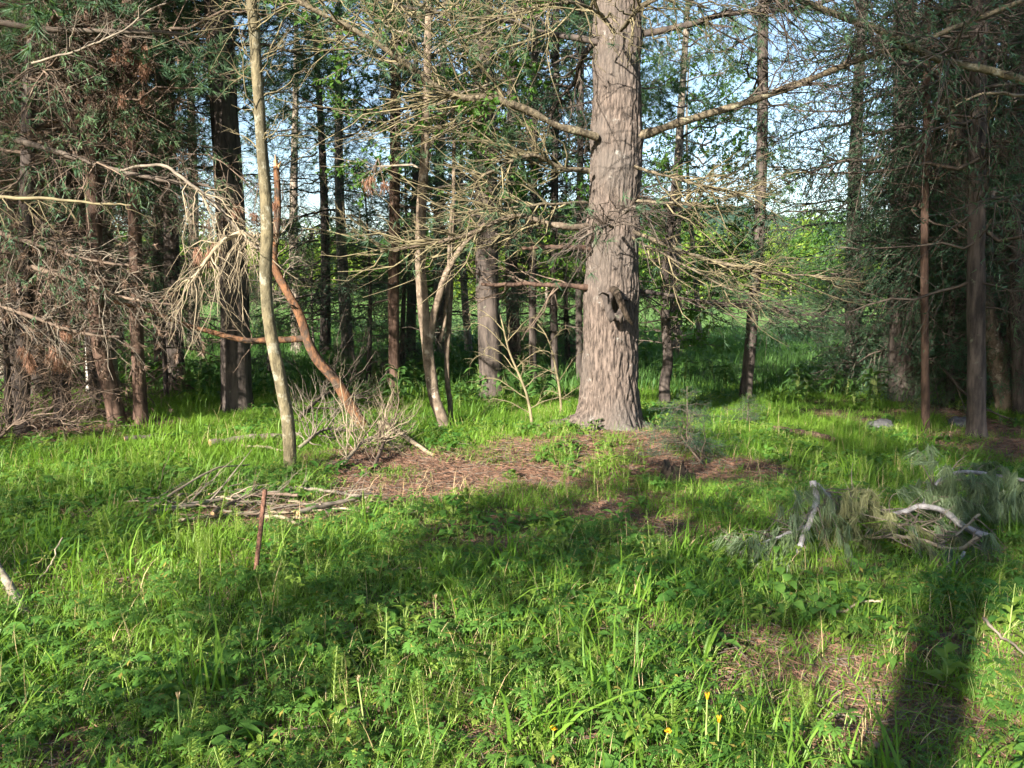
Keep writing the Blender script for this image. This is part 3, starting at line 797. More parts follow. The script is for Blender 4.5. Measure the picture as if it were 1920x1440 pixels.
# thick dark trunk left of centre
traced_tree('conifer_tree', 'thick dark straight trunk standing behind the slim leaning tree', [(446, 772), (444, 700), (440, 560), (432, 400), (420, 200), (408, 0), (398, -200)], 27, 21, 11.6, 'bark_dark', (-0.3, 0.2, 5.5), 0.25, 3,
            masses=[('dead_branches', ('twig_dark', 'needle_brown'), 0.22, 0.62, dict(n1=66, l1=2.1, n2=5, l2=0.6, bias=(0, 0, -0.15), needle=0.15, nk=12, flat=0.5, t1=1.0))],
            crowns=[([('pine', 0, 1), ('pine_thick', 0, 1)], ('twig_dark', 'needle_pine'), 0.40, 1.0, 2.6, 26, 12, 'dome', 0.0, 0.5, None)])
# two thin conifers with dead brown lower crowns at left
traced_tree('dead_conifer', 'thin conifer with flared reddish foot left of the thick dark trunk', [(264, 797), (262, 740), (258, 660), (255, 560), (252, 400), (246, 200), (240, 0), (236, -200)], 12, 9, 9.7, 'bark_red', (0, 0, 4), 0.9, 4,
            masses=[('dead_branches', ('twig_brown', 'needle_brown'), 0.2, 0.62, dict(n1=70, l1=1.25, n2=6, l2=0.42, bias=(0, 0, -0.25), needle=0.55, nk=14, flat=0.4))],
            crowns=[([('brown', 0, 0.25), ('pine', 0.1, 1), ('pine_thick', 0.1, 1)], ('twig_brown', 'needle_pine'), 0.34, 1.0, 1.9, 26, 14, 'dome', -0.1, 0.5, None)])
traced_tree('dead_conifer', 'crooked brown conifer trunk left of the one with the flared foot', [(222, 800), (214, 760), (200, 700), (186, 640), (180, 560), (176, 400), (172, 200), (168, 0)], 15, 9, 9.9, 'bark_red', (0, 0, 4), 0.3, 6,
            masses=[('dead_branches', ('twig_brown', 'needle_brown'), 0.24, 0.66, dict(n1=80, l1=1.4, n2=6, l2=0.45, bias=(-0.1, 0, -0.25), needle=0.6, nk=14, flat=0.4))],
            crowns=[([('brown', 0, 0.25), ('pine', 0.1, 1), ('pine_thick', 0.1, 1)], ('twig_brown', 'needle_pine'), 0.32, 1.0, 2.0, 28, 15, 'dome', -0.1, 0.5, None)])
# the brown mass of a dead spruce at the left edge, branches down to the ground
traced_tree('dead_spruce', 'dead brown spruce with bare branches down to the grass at left edge', [(40, 812), (42, 700), (46, 560), (50, 400), (54, 200), (58, 0)], 14, 9, 9.0, 'bark_dark', (0, 0, 4), 0.3, 7,
            masses=[('dead_branches', ('twig_brown', 'needle_brown'), 0.03, 0.30, dict(n1=80, l1=1.5, n2=6, l2=0.45, bias=(0.05, 0, -0.25), needle=0.5, nk=12, flat=0.3, t0=0.02)),
                    ('dead_branches', ('twig_grey', 'needle_brown'), 0.28, 0.62, dict(n1=60, l1=1.6, n2=6, l2=0.5, bias=(0.1, 0, -0.1), needle=0.3, nk=12, flat=0.45))],
            crowns=[([('brown', 0, 0.5), ('pine', 0.2, 1), ('pine_thick', 0.3, 1)], ('twig_brown', 'needle_pine'), 0.26, 1.0, 2.2, 32, 16, 'dome', -0.1, 0.5, None)])
traced_tree('dead_spruce', 'dead brown spruce behind the crooked conifer at left', [(120, 790), (122, 600), (126, 400), (130, 200), (134, 0)], 11, 7, 11.0, 'bark_dark', (0, 0, 4), 0.3, 8,
            masses=[('dead_branches', ('twig_brown', 'needle_brown'), 0.05, 0.55, dict(n1=95, l1=1.5, n2=6, l2=0.45, bias=(0, 0, -0.25), needle=0.5, nk=12, flat=0.4, t0=0.02))],
            crowns=[([('brown', 0, 0.5), ('pine', 0.2, 1)], ('twig_brown', 'needle_pine'), 0.24, 1.0, 2.1, 34, 18, 'dome', -0.1, 0.5, None)])
# birch far left
traced_tree('birch_tree', 'slim white birch trunk showing through the pines at upper left', [(172, 740), (168, 560), (162, 400), (156, 250), (150, 60), (146, -120)], 10, 7, 15.0, 'bark_birch', (0, 0, 3), 0.2, 9,
            crowns=[([('leaf', 0, 1)], ('twig_grey', 'leaf'), 0.6, 1.0, 2.0, 16, 19, 'dome', 0.1, 0.7, None)])
# forked pale tree left of the big pine
traced_tree('forked_tree', 'small crooked tree with sunlit mottled bark forking left of the big pine', [(838, 810), (830, 785), (815, 748), (806, 690), (798, 620), (792, 560), (788, 500), (790, 400), (796, 300), (800, 180)], 12, 5, 9.4, 'bark_pale', (0.1, 0, 2.5), 0.3, 10, 0.12,
            masses=[('twigs', ('twig_grey', 'needle_brown'), 0.35, 0.95, dict(n1=40, l1=0.8, n2=4, l2=0.3, bias=(0, 0, 0.05), r1=0.008, r2=0.005))],
            crowns=[([('leaf', 0, 1)], ('twig_grey', 'leaf'), 0.45, 1.0, 1.5, 22, 20, 'dome', 0.1, 0.7, None)],
            extra_stems=[([(806, 640), (815, 590), (826, 555), (838, 518), (856, 485), (880, 455), (915, 425)], 8, 4.5, 9.4), ([(846, 800), (842, 760), (836, 700), (838, 620), (842, 540), (846, 440), (848, 340), (850, 220)], 5.5, 3, 9.6),
                         ([(826, 640), (834, 600), (840, 545), (843, 480), (846, 380)], 4.5, 3, 9.5)])
# dead saplings with arching arms
def dead_sapling(label, pts, Y, r0, arms, seed):
    global rng
    rng = RS(seed)
    Y = depth(pts[0][0], pts[0][1])
    base = np.array((*at(pts[0][0], pts[0][1], Y)[:2], 0)); base[2] = g1(base[0], base[1])
    root = thing('dead_sapling', base, label, 'sapling', 'dead saplings beside the big pine')
    path, rad = traced_trunk(root, base, pts, r0, r0 * 0.4, Y, 'twig_olive', 24, 8, 0.1, 0.12, seed)
    b = MB()
    for t, L, az, lift in arms:
        p0 = path[int(t * 23)]
        s = np.linspace(0, 1, 10)[:, None]
        d = np.array((math.cos(az), math.sin(az) * 0.6, 0))
        p = p0 + L * (d * s * (1 - 0.25 * s ** 2) + np.array((0, 0, 1.0)) * (lift * np.sin(s * 2.3) * 0.55)) + np.cumsum(rng.normal(size=(10, 3)) * 0.006, axis=0)
        r = np.linspace(0.0052, 0.0026, 10)
        b.tubes(p, r, 5, 0)
        P1, R1 = grow(p, r, 9, 0.40 * L, (30, 70), (0, 0, -0.1), 0.5, 4, 0.1, 1, 0.0042, 0.3); b.tubes(P1, R1, 3, 0)
        P2, R2 = grow(P1, R1, 2, 0.15 * L, (30, 70), (0, 0, -0.1), 0.5, 3, 0.1, 1, 0.003, 0.3); b.tubes(P2, R2, 3, 0)
    b.build('arms', [M['twig_olive']], root, base)
dead_sapling('pale dead sapling with arching bare arms just left of the big pine', [(1000, 806), (994, 770), (986, 735), (972, 700), (955, 660), (945, 620), (938, 590)], 9.2, 3.2, [(0.2, 0.6, 3.1, 0.5), (0.25, 0.55, 0.0, 0.4), (0.32, 0.7, 2.9, 0.6), (0.4, 0.5, 0.4, 0.6), (0.45, 0.75, 3.3, 0.7), (0.55, 0.6, 2.6, 0.8), (0.6, 0.5, -0.3, 0.7), (0.7, 0.6, 3.2, 0.9), (0.8, 0.5, 0.2, 0.9), (0.9, 0.5, 2.9, 0.8), (0.75, 0.5, 1.5, 0.8), (0.5, 0.5, -1.4, 0.7)], 51)
dead_sapling('thinner pale dead sapling standing closest to the big pine trunk', [(1054, 782), (1050, 740), (1044, 700), (1034, 655), (1022, 625), (1008, 608)], 9.9, 2.8, [(0.25, 0.4, 0.3, 0.6), (0.4, 0.6, 0.2, 1.2), (0.5, 0.5, 3.0, 0.4), (0.65, 0.5, 2.8, 0.6), (0.8, 0.4, 0.6, 0.8), (0.9, 0.4, 3.0, 0.4), (0.3, 0.3, 2.6, 0.3)], 52)

# dark trunks in the middle distance
traced_tree('conifer_tree', 'broad dark trunk behind the arching dead saplings', [(922, 748), (918, 640), (914, 520), (912, 380), (908, 200), (904, 0)], 22, 17, 14.0, 'bark_dark', (0, 0, 4), 0.3, 11,
            masses=[('dead_branches', ('twig_dark', 'needle_pine'), 0.1, 0.6, dict(n1=46, l1=1.5, n2=4, l2=0.5, needle=0.3, nk=12, nl=(0.06, 0.1), flat=0.7))],
            crowns=[([('pine', 0, 1)], ('twig_dark', 'needle_pine'), 0.26, 1.0, 2.4, 24, 21, 'dome', 0.0, 0.5, None)])
for u, v, w, Y, lab, sd in [(1000, 722, 7, 17.0, 'thin dark trunk just behind the first dead sapling', 24), (1040, 716, 7.5, 18.5, 'thin dark trunk between the dead saplings and the big pine', 25), (1087, 722, 6.5, 16.0, 'thin dark trunk half hidden by left edge of the big pine', 26), (740, 742, 11, 15.5, 'brown trunk in shade right of the orange snag', 27)]:
    traced_tree('conifer_tree', lab, [(u, v), (u - 2, 560), (u, 380), (u + 2, 180), (u + 3, 0)], w, w * 0.75, Y, 'bark_dark' if u != 740 else 'bark_red', (0, 0, 3), 0.2, sd, sides=10, n=40,
                masses=[('dead_branches', ('twig_dark', 'needle_spruce'), 0.1, 0.7, dict(n1=34, l1=1.2, n2=4, l2=0.45, needle=0.4, nk=14, nl=(0.05, 0.09), flat=0.8))],
                crowns=[([('spruce_thin', 0, 1)], ('twig_dark', 'needle_spruce'), 0.15, 1.0, 1.6, 24, sd + 3, 'dome', -0.05, 0.4, None)])
# small bushy tree right of the big pine
traced_tree('understory_tree', 'small gnarled leafy tree in shade just right of the big pine', [(1247, 757), (1246, 720), (1252, 680), (1250, 630), (1246, 560), (1250, 480)], 11, 5, 12.2, 'bark_dark', (0.1, 0, 1.2), 0.2, 31,
            masses=[('twigs', ('twig_dark', 'needle_spruce'), 0.1, 0.9, dict(n1=40, l1=0.9, n2=4, l2=0.35, bias=(0, 0, -0.2)))],
            crowns=[([('leaf', 0, 1)], ('twig_dark', 'leaf'), 0.25, 1.0, 1.25, 26, 32, 'dome', 0.0, 0.5, None)])
# slender spruce with flat dark boughs
traced_tree('slender_spruce', 'slender dark spruce with flat low boughs right of the big pine', [(1396, 750), (1402, 700), (1409, 620), (1418, 500), (1426, 380), (1430, 200), (1432, 0)], 11, 8, 12.6, 'bark_dark', (0, 0, 4), 0.35, 33,
            masses=[('dead_branches', ('twig_dark', 'needle_spruce'), 0.1, 0.4, dict(n1=40, l1=1.3, n2=5, l2=0.45, bias=(0, 0, -0.15), needle=0.7, nk=16, flat=0.9))],
            crowns=[([('spruce', 0, 1)], ('twig_dark', 'needle_spruce'), 0.16, 0.30, 1.5, 12, 34, 'round', -0.15, 0.0, None), ([('pine', 0, 1), ('spruce_thin', 0, 1)], ('twig_dark', 'needle_pine'), 0.3, 1.0, 1.9, 26, 35, 'round', -0.05, 0.3, None)])
# dark spruce with drooping boughs at right
traced_tree('dark_spruce', 'dense dark spruce with drooping boughs almost to the ground at right', [(1690, 748), (1690, 640), (1691, 500), (1693, 350), (1696, 180), (1698, 0)], 22, 15, 13.0, 'bark_dark', (0, 0, 4), 0.35, 36,
            crowns=[([('spruce', 0, 1)], ('twig_dark', 'needle_spruce'), 0.1, 0.5, 1.95, 46, 37, 'round', -0.35, 0.0, None), ([('spruce', 0, 1)], ('twig_dark', 'needle_spruce'), 0.5, 1.0, 1.8, 28, 38, 'cone', -0.1, 0.3, None)])
traced_tree('conifer_tree', 'dark reddish trunk standing nearest in the right hand spruces', [(1832, 824), (1831, 700), (1830, 560), (1831, 400), (1834, 200), (1838, 0)], 16, 12, 9.1, 'bark_dark', (0, 0, 3.5), 0.4, 40,
            masses=[('dead_branches', ('twig_dark', 'needle_spruce'), 0.15, 0.65, dict(n1=60, l1=1.2, n2=5, l2=0.4, bias=(0, 0, -0.1), needle=0.25, nk=12, flat=0.7))],
            crowns=[([('spruce_thin', 0, 1), ('spruce', 0.3, 1)], ('twig_dark', 'needle_spruce'), 0.20, 1.0, 1.9, 40, 41, 'dome', -0.1, 0.3, None)])
traced_tree('conifer_tree', 'very thin rust brown trunk between the dark spruce and the nearer trunk', [(1736, 812), (1735, 740), (1734, 640), (1733, 520), (1734, 380), (1738, 200), (1740, 0)], 7.5, 5, 9.4, 'bark_red', (0, 0, 2.5), 0.3, 42,
            masses=[('dead_branches', ('twig_brown', 'needle_spruce'), 0.2, 0.85, dict(n1=50, l1=0.9, n2=4, l2=0.35, bias=(0, 0, -0.1), needle=0.3, nk=12, flat=0.7))],
            crowns=[([('spruce_thin', 0, 1)], ('twig_dark', 'needle_spruce'), 0.35, 1.0, 1.5, 22, 43, 'dome', -0.1, 0.3, None)])
traced_tree('leaning_tree', 'leaning mottled trunk at the right edge behind the nearer trunk', [(1890, 772), (1872, 700), (1856, 620), (1840, 540), (1818, 440), (1800, 330), (1790, 200), (1786, 0)], 17, 9, 11.2, 'bark_pale', (0, 0, 3), 0.3, 44, 0.14,
            masses=[('dead_branches', ('twig_dark', 'needle_spruce'), 0.2, 0.8, dict(n1=46, l1=1.2, n2=4, l2=0.4, needle=0.3, nk=12, flat=0.6))],
            crowns=[([('spruce', 0, 1)], ('twig_dark', 'needle_spruce'), 0.22, 1.0, 1.9, 34, 45, 'dome', -0.1, 0.3, None)])
traced_tree('conifer_tree', 'dark trunk cut by the right edge of the picture', [(1912, 780), (1908, 640), (1906, 480), (1908, 300), (1912, 0)], 12, 9, 12.0, 'bark_dark', (0, 0, 3), 0.3, 46,
            crowns=[([('spruce', 0, 1)], ('twig_dark', 'needle_spruce'), 0.12, 1.0, 2.0, 36, 47, 'dome', -0.1, 0.3, None)])

# ------------------------------------------------------------------ trees of the wood behind: a few kinds, shared meshes, each tree an object of its own
def straight_trunk(H, r, seed, bark_m, lean=0.15):
    rr = RS(seed)
    n = 26
    z = np.linspace(-0.15, H, n)
    p = np.stack([lean * np.sin(z * 0.35 + seed), lean * np.cos(z * 0.3 + seed) - lean * math.cos(seed), z], 1); p[:, 0] -= lean * math.sin(seed)
    return mesh_from('trunk', *trunk_arr(p, r * (1 - 0.85 * np.linspace(0, 1, n)) , 10, seed, 0.06, 0.35), [M[bark_m]])

KIND = {}
def kind(key, trunk, crown_arr, mats):
    KIND[key] = (trunk, mesh_from('crown', *crown_arr, [M[m] for m in mats]))
kind('spruce_a', straight_trunk(13, 0.17, 1, 'bark_dark'), crown([('spruce', 0, 1)], 0.7, 13, 2.5, 90, 61, 'cone', -0.3, 0.3), ('twig_dark', 'needle_spruce'))
kind('spruce_b', straight_trunk(12, 0.16, 2, 'bark_dark'), crown([('dead', 0, 0.25), ('spruce_thin', 0.1, 1), ('spruce', 0.3, 1)], 0.9, 12, 2.4, 70, 62, 'round', -0.15, 0.3), ('twig_dark', 'needle_spruce'))
kind('pine_a', straight_trunk(14, 0.2, 3, 'bark_dark'), crown([('dead', 0, 0.3), ('pine', 0.12, 1), ('pine_thick', 0.25, 1)], 1.4, 14, 2.9, 60, 63, 'round', -0.05, 0.45), ('twig_grey', 'needle_pine'))
kind('pine_b', straight_trunk(13, 0.18, 4, 'bark_grey'), crown([('dead', 0, 0.35), ('brown', 0.0, 0.3), ('pine', 0.2, 1), ('pine_thick', 0.3, 1)], 1.2, 13, 2.6, 60, 64, 'round', -0.1, 0.4), ('twig_dark', 'needle_pine'))
kind('leaf_a', straight_trunk(9, 0.10, 5, 'bark_grey', 0.3), crown([('leaf', 0, 1)], 1.2, 9.2, 2.6, 40, 65, 'dome', 0.15, 0.8), ('twig_dark', 'leaf'))
kind('leaf_b', straight_trunk(6, 0.07, 6, 'bark_grey', 0.3), crown([('leaf', 0, 1)], 0.5, 6.2, 2.1, 40, 66, 'dome', 0.1, 0.7), ('twig_dark', 'leaf'))
kind('pine_high', straight_trunk(12, 0.19, 7, 'bark_dark', 0.08), crown([('pine', 0, 1), ('pine_thick', 0.3, 1)], 4.1, 12, 2.3, 74, 67, 'dome', -0.1, 0.5), ('twig_dark', 'needle_pine'))
NAMES = {'spruce': ('spruce_tree', 'spruce'), 'pine': ('pine_tree', 'pine'), 'leaf': ('leafy_tree', 'leafy tree')}

def plant_tree(key, x, y, rz, sc, label, group=None):
    t, c = KIND[key]
    o = thing(NAMES[key.split('_')[0]][0], (x, y, g1(x, y) - 0.02), label, 'tree', group, (0, 0, rz), sc)
    obj('trunk', t, o); obj('crown', c, o)
    return o

r_ = RS(77)
BACK = [  # u, depth, kind, scale, label
    (20, 13.5, 'pine_b', 1.0, 'green pine behind the dead brown spruces at far left'),
    (-120, 11.5, 'pine_a', 1.0, 'near green pine whose boughs hang in at the upper left corner'),
    (310, 14.5, 'pine_a', 0.95, 'full green pine between the birch and the thick dark trunk'),
    (90, 19, 'spruce_a', 1.1, 'tall spruce deep in shade behind the birch at left'),
    (225, 21, 'spruce_b', 1.1, 'tall spruce in the gap right of the birch'),
    (365, 22, 'pine_b', 1.0, 'pine directly behind the thick dark trunk'),
    (590, 21, 'leaf_b', 0.55, 'low leafy tree under the sky gap behind the orange snag'),
    (770, 17.5, 'spruce_b', 0.75, 'spruce just behind the small forked tree'),
    (880, 21, 'leaf_a', 1.1, 'bright leafy tree left of the broad dark middle trunk'),
    (1000, 24, 'leaf_a', 1.2, 'tall leafy tree behind the dead saplings'),
    (1310, 25, 'leaf_a', 1.0, 'leafy tree between the big pine and the slender spruce'),
    (1775, 17, 'spruce_b', 1.0, 'spruce behind the thin rust brown trunk'),
    (1865, 20, 'spruce_b', 1.1, 'spruce behind the leaning trunk near the right edge'),
    (2000, 14, 'spruce_a', 1.0, 'spruce just outside the right edge with boughs reaching in'),
    (2040, 9.5, 'pine_b', 0.95, 'pine beside the right edge whose boughs cross the upper right corner'),
]
for u, Y, k, sc, lab in BACK:
    p = at(u, 700, Y)
    plant_tree(k, p[0], Y, r_.uniform(0, 6.28), sc, lab)
MIDDLE = [(30, 10.4, 'pine_high', 0.66, 'soft green pine boughs hanging over the dead spruce at upper left'), (185, 10.9, 'pine_high', 0.68, 'soft green pine above the crooked brown conifer'), (330, 12.6, 'pine_high', 0.78, 'green pine above the gap left of the thick dark trunk'),
          (830, 18.5, 'pine_b', 0.9, 'pine right of the small forked tree'), (965, 17, 'spruce_b', 1.0, 'spruce between the broad dark trunk and the dead saplings'), (1125, 17.5, 'pine_b', 0.9, 'pine close behind the left side of the big pine'),
          (655, 17, 'pine_b', 0.8, 'thin pine whose bare boughs cross the sky gap'), (560, 21, 'pine_b', 0.85, 'far pine in the sky gap'), (610, 18.5, 'spruce_b', 0.85, 'thin spruce standing in the sky gap'), (1268, 20, 'pine_b', 0.9, 'pine close behind the right side of the big pine'), (1600, 15, 'spruce_b', 1.0, 'tall thin spruce just left of the dark drooping spruce'),
          (1800, 12.8, 'spruce_a', 0.95, 'thick dark spruce between the thin rust trunk and the nearest trunk'), (1885, 12.2, 'spruce_a', 0.9, 'thick dark spruce behind the leaning trunk'), (1940, 11.0, 'spruce_b', 0.9, 'spruce half cut by the right edge'),
          (70, 12.0, 'pine_a', 0.8, 'thick needled pine behind the dead spruce at left'), (200, 12.6, 'pine_b', 0.85, 'thick needled pine behind the crooked brown conifer'),]
for u, Y, k, sc, lab in MIDDLE:
    p = at(u, 700, Y)
    plant_tree(k, p[0], Y, r_.uniform(0, 6.28), sc, lab)
kind('dead_young', straight_trunk(5, 0.05, 9, 'bark_dark', 0.1), crown([('brown', 0, 1), ('dead', 0, 1)], 0.25, 5, 1.7, 38, 69, 'cone', -0.2, 0.2), ('twig_brown', 'needle_brown'))
NAMES['dead'] = ('dead_spruce', 'dead spruce')
YOUNG = [(10, 8.9, 'dead_young', 0.8, 'low dead brown spruce skirting the left edge'), (105, 9.6, 'dead_young', 0.95, 'dead brown spruce thicket left of the crooked conifer'), (175, 10.6, 'dead_young', 0.9, 'dead brown spruce close behind the crooked conifer'), (310, 11.6, 'dead_young', 0.8, 'dead brown spruce right of the flared conifer'),
         (1655, 12.2, 'spruce_a', 0.46, 'dense young spruce at the left skirt of the dark drooping spruce'), (1785, 10.9, 'spruce_a', 0.34, 'dense young spruce between the rust trunk and the nearest trunk'), (1880, 10.2, 'spruce_a', 0.30, 'dense young spruce right of the nearest trunk'), (1715, 11.6, 'spruce_a', 0.36, 'dense young spruce at the foot of the dark drooping spruce'),
         (690, 13.2, 'spruce_b', 0.30, 'young spruce with flat boughs right of the orange snag'), (755, 14.8, 'spruce_a', 0.34, 'young spruce left of the small forked tree'),
         (975, 15.5, 'spruce_b', 0.28, 'young spruce behind the dead saplings'), (1065, 17.5, 'spruce_a', 0.40, 'young spruce at left edge of the big pine'),
          (1760, 13.5, 'spruce_a', 0.40, 'dense young spruce right of the dark drooping spruce'), (1900, 14.5, 'spruce_a', 0.42, 'dense young spruce at the right edge'),
         (60, 13, 'spruce_a', 0.36, 'dark young spruce behind the dead spruce at left edge'), (165, 14.5, 'spruce_a', 0.40, 'dark young spruce behind the crooked conifer'), (335, 14, 'spruce_b', 0.34, 'young spruce between the flared conifer and the thick trunk'), (505, 15.5, 'spruce_a', 0.30, 'young spruce right of the thick dark trunk')]
for u, Y, k, sc, lab in YOUNG:
    p = at(u, 700, Y)
    plant_tree(k, p[0], Y, r_.uniform(0, 6.28), sc, lab)
# deeper rows, nothing to tell one from the next
DEEP = [(-40, 27), (70, 33), (170, 28), (270, 35), (1790, 27), (1850, 31), (1940, 28)]
for i, (u, Y) in enumerate(DEEP):
    p = at(u, 700, Y)
    k = ('pine_a', 'pine_b', 'leaf_a', 'pine_a', 'spruce_b')[i % 5]
    nm = {'spruce': 'dark spruce deep in the wood, too far to make out its branches', 'pine': 'green pine deep in the wood behind the nearer trunks', 'leaf': 'broad leaved tree deep in the wood behind the nearer trunks'}[k.split('_')[0]]
    plant_tree(k, p[0], Y, r_.uniform(0, 6.28), r_.uniform(0.8, 1.15), nm, {'spruce': 'spruces deep in the wood', 'pine': 'pines deep in the wood', 'leaf': 'leafy trees deep in the wood'}[k.split('_')[0]])
# trees behind the viewpoint: unseen, some read from shadows, others added for shade
kind('leaf_high', straight_trunk(3.9, 0.05, 8, 'bark_grey', 0.1), crown([('leaf', 0, 1)], 2.4, 3.9, 1.3, 36, 68, 'round', 0.0, 0.5), ('twig_dark', 'leaf'))  # crown height and spread shaped for the band of shade it casts
def from_sun(s_, l_):
    """Place given by its offset across the light and its distance along it."""
    c, n = math.cos(SUN_AZ), math.sin(SUN_AZ)
    return s_ * c + l_ * n, -s_ * n + l_ * c
for s_, l_, k, sc in [(-0.30, -5.0, 'pine_high', 1.0), (-2.75, -1.7, 'leaf_high', 0.70), (-2.45, -2.3, 'leaf_high', 1.0), (-3.2, -2.9, 'leaf_b', 0.30), (-2.3, -2.6, 'leaf_b', 0.31), (-1.3, -2.4, 'leaf_b', 0.26), (0.35, -6.6, 'pine_high', 1.15), (1.8, -5.2, 'pine_high', 1.1), (1.4, -8.0, 'pine_b', 0.9), (1.0, -4.2, 'spruce_a', 0.45), (4.0, -6.0, 'spruce_a', 0.9),
                      (-9.9, -9.0, 'pine_high', 0.92), (-5.6, -17.0, 'pine_high', 0.75), (6.5, -10.0, 'pine_a', 1.0)]:
    x, y = from_sun(s_, l_)
    plant_tree(k, x, y, r_.uniform(0, 6.28), sc, 'unseen tree behind the viewpoint that casts shade into view', 'trees behind the viewpoint')

# ------------------------------------------------------------------ scattering (only for uncountable stuff)
def scatter(name, pts, rot, scl, idx, protos):
    """Geometry nodes: protos[idx] on every point."""
    me = bpy.data.meshes.new(name)
    n = len(pts)
    me.vertices.add(n); me.vertices.foreach_set('co', np.ascontiguousarray(pts, dtype=np.float32).ravel())
    for nm, tp, key, arr in (('rot', 'FLOAT_VECTOR', 'vector', rot), ('scl', 'FLOAT', 'value', scl), ('idx', 'INT', 'value', idx)):
        a = me.attributes.new(nm, tp, 'POINT')
        a.data.foreach_set(key, np.ascontiguousarray(arr, dtype=np.int32 if tp == 'INT' else np.float32).ravel())
    o = obj(name, me)
    tree = bpy.data.node_groups.new(name + '_nodes', 'GeometryNodeTree')
    tree.interface.new_socket('Geometry', in_out='INPUT', socket_type='NodeSocketGeometry')
    tree.interface.new_socket('Geometry', in_out='OUTPUT', socket_type='NodeSocketGeometry')
    N, L = tree.nodes, tree.links
    gi, go = N.new('NodeGroupInput'), N.new('NodeGroupOutput')
    jn = N.new('GeometryNodeJoinGeometry')
    def attr(nm, tp):
        a = N.new('GeometryNodeInputNamedAttribute'); a.data_type = tp; a.inputs['Name'].default_value = nm
        return a.outputs['Attribute']
    ar, asc, ai = attr('rot', 'FLOAT_VECTOR'), attr('scl', 'FLOAT'), attr('idx', 'INT')
    e2r = N.new('FunctionNodeEulerToRotation'); L.new(ar, e2r.inputs[0])
    for k, pm in enumerate(protos):
        po = bpy.data.objects.new(name + '_clump', pm)        # not in the scene: only a source of shape
        oi = N.new('GeometryNodeObjectInfo'); oi.inputs['Object'].default_value = po; oi.inputs['As Instance'].default_value = True
        cm = N.new('FunctionNodeCompare'); cm.data_type = 'INT'; cm.operation = 'EQUAL'
        L.new(ai, cm.inputs[2]); cm.inputs[3].default_value = k
        ip = N.new('GeometryNodeInstanceOnPoints')
        L.new(gi.outputs[0], ip.inputs['Points']); L.new(cm.outputs[0], ip.inputs['Selection'])
        L.new(oi.outputs['Geometry'], ip.inputs['Instance'])
        L.new(e2r.outputs[0], ip.inputs['Rotation']); L.new(asc, ip.inputs['Scale'])
        L.new(ip.outputs[0], jn.inputs[0])
    L.new(jn.outputs[0], go.inputs[0])
    md = o.modifiers.new('scatter', 'NODES'); md.node_group = tree
    return o

# ------------------------------------------------------------------ far wood and hills
def far_wood():
    global rng
    rng = RS(91)
    protos = []
    for sd in range(3):
        b = MB()
        k = 2200
        c = rng.normal(size=(26, 3)) * np.array((1.5, 1.5, 1.9)) + np.array((0, 0, 5.2))
        q = c[rng.randint(26, size=k)] + rng.normal(size=(k, 3)) * 0.75
        b.leaves(q, rng.normal(size=q.shape), nrm(rng.normal(size=q.shape) + np.array((0, 0, 0.8))), rng.uniform(0.3, 0.6, k), rng.uniform(0.2, 0.4, k), 1)
        b.tubes(np.array(((0, 0, -0.3), (0.1, 0, 2.5), (0, 0.1, 6))), np.array((0.2, 0.15, 0.06)), 6, 0)
        protos.append(b.mesh('far_tree', [M['bark_grey'], M['leaf_bright' if sd else 'leaf']]))
    pts = []
    for k in range(230):
        y = rng.uniform(105, 200); x = rng.uniform(-0.95, 0.95) * y
        pts.append((x, y))
    pts = np.array(pts)
    P = np.column_stack([pts, gz(pts[:, 0], pts[:, 1])])
    n = len(P)
    sc = rng.uniform(0.7, 1.25, n)
    o = scatter('far_wood', P, np.column_stack([np.zeros(n), np.zeros(n), rng.uniform(0, 6.28, n)]), sc, rng.randint(3, size=n), protos)
    tag(o, 'sunlit yellow green wood at the far side of the meadow', 'wood', kind='stuff')
far_wood()

def hill():
    xs = np.linspace(-2200, 2200, 150); ts = np.linspace(0, 1, 14)
    X, T = np.meshgrid(xs, ts)
    ridge = 120 + 55 * np.sin(xs * 0.0021 + 1) + 26 * np.sin(xs * 0.0057) + 10 * fbm2(xs, xs * 0, 0.012, 3)
    Y = 1000 + T * 900
    Z = ridge[None] * np.sin(T * np.pi / 2) + 5 * fbm2(X.ravel(), Y.ravel(), 0.02, 3).reshape(X.shape) * T - 4
    n = len(xs)
    i = (np.arange(13)[:, None] * n + np.arange(n - 1)).ravel()
    F = np.concatenate([np.stack([i, i + 1, i + n + 1], 1), np.stack([i, i + n + 1, i + n], 1)])
    tag(obj('hill', mesh_from('hill', np.stack([X.ravel(), Y.ravel(), Z.ravel()], 1), F, np.zeros(len(F), int), M['needle_spruce'])), kind='structure')
hill()

# ------------------------------------------------------------------ plants of the ground: prototypes
M['grass'] = foliage('grass_blades', (0.085, 0.190, 0.022), (0.220, 0.365, 0.048), 0.42, rough=0.45, noise=0.8, dead=(0.42, 0.33, 0.17, 0.035))
M['grass_shaded'] = foliage('shade_toned_grass', (0.060, 0.150, 0.036), (0.115, 0.220, 0.055), 0.4, noise=0.4)  # darker copy of the clearing grass: woodland shade put into the colour
M['herb'] = foliage('herb_leaves', (0.052, 0.150, 0.026), (0.145, 0.280, 0.050), 0.38, rough=0.5, noise=1.0, dead=(0.30, 0.25, 0.06, 0.03))
M['herb_yellow'] = foliage('young_leaves', (0.15, 0.24, 0.035), (0.27, 0.37, 0.07), 0.42, rough=0.5)
M['stalk'] = wood('green_stalks', (0.14, 0.22, 0.05), (0.30, 0.36, 0.12))
M['dry_stalk'] = wood('dry_stalks', (0.36, 0.25, 0.12), (0.60, 0.47, 0.28))
M['litter'] = wood('fallen_needles', (0.085, 0.047, 0.033), (0.34, 0.195, 0.130), 20)
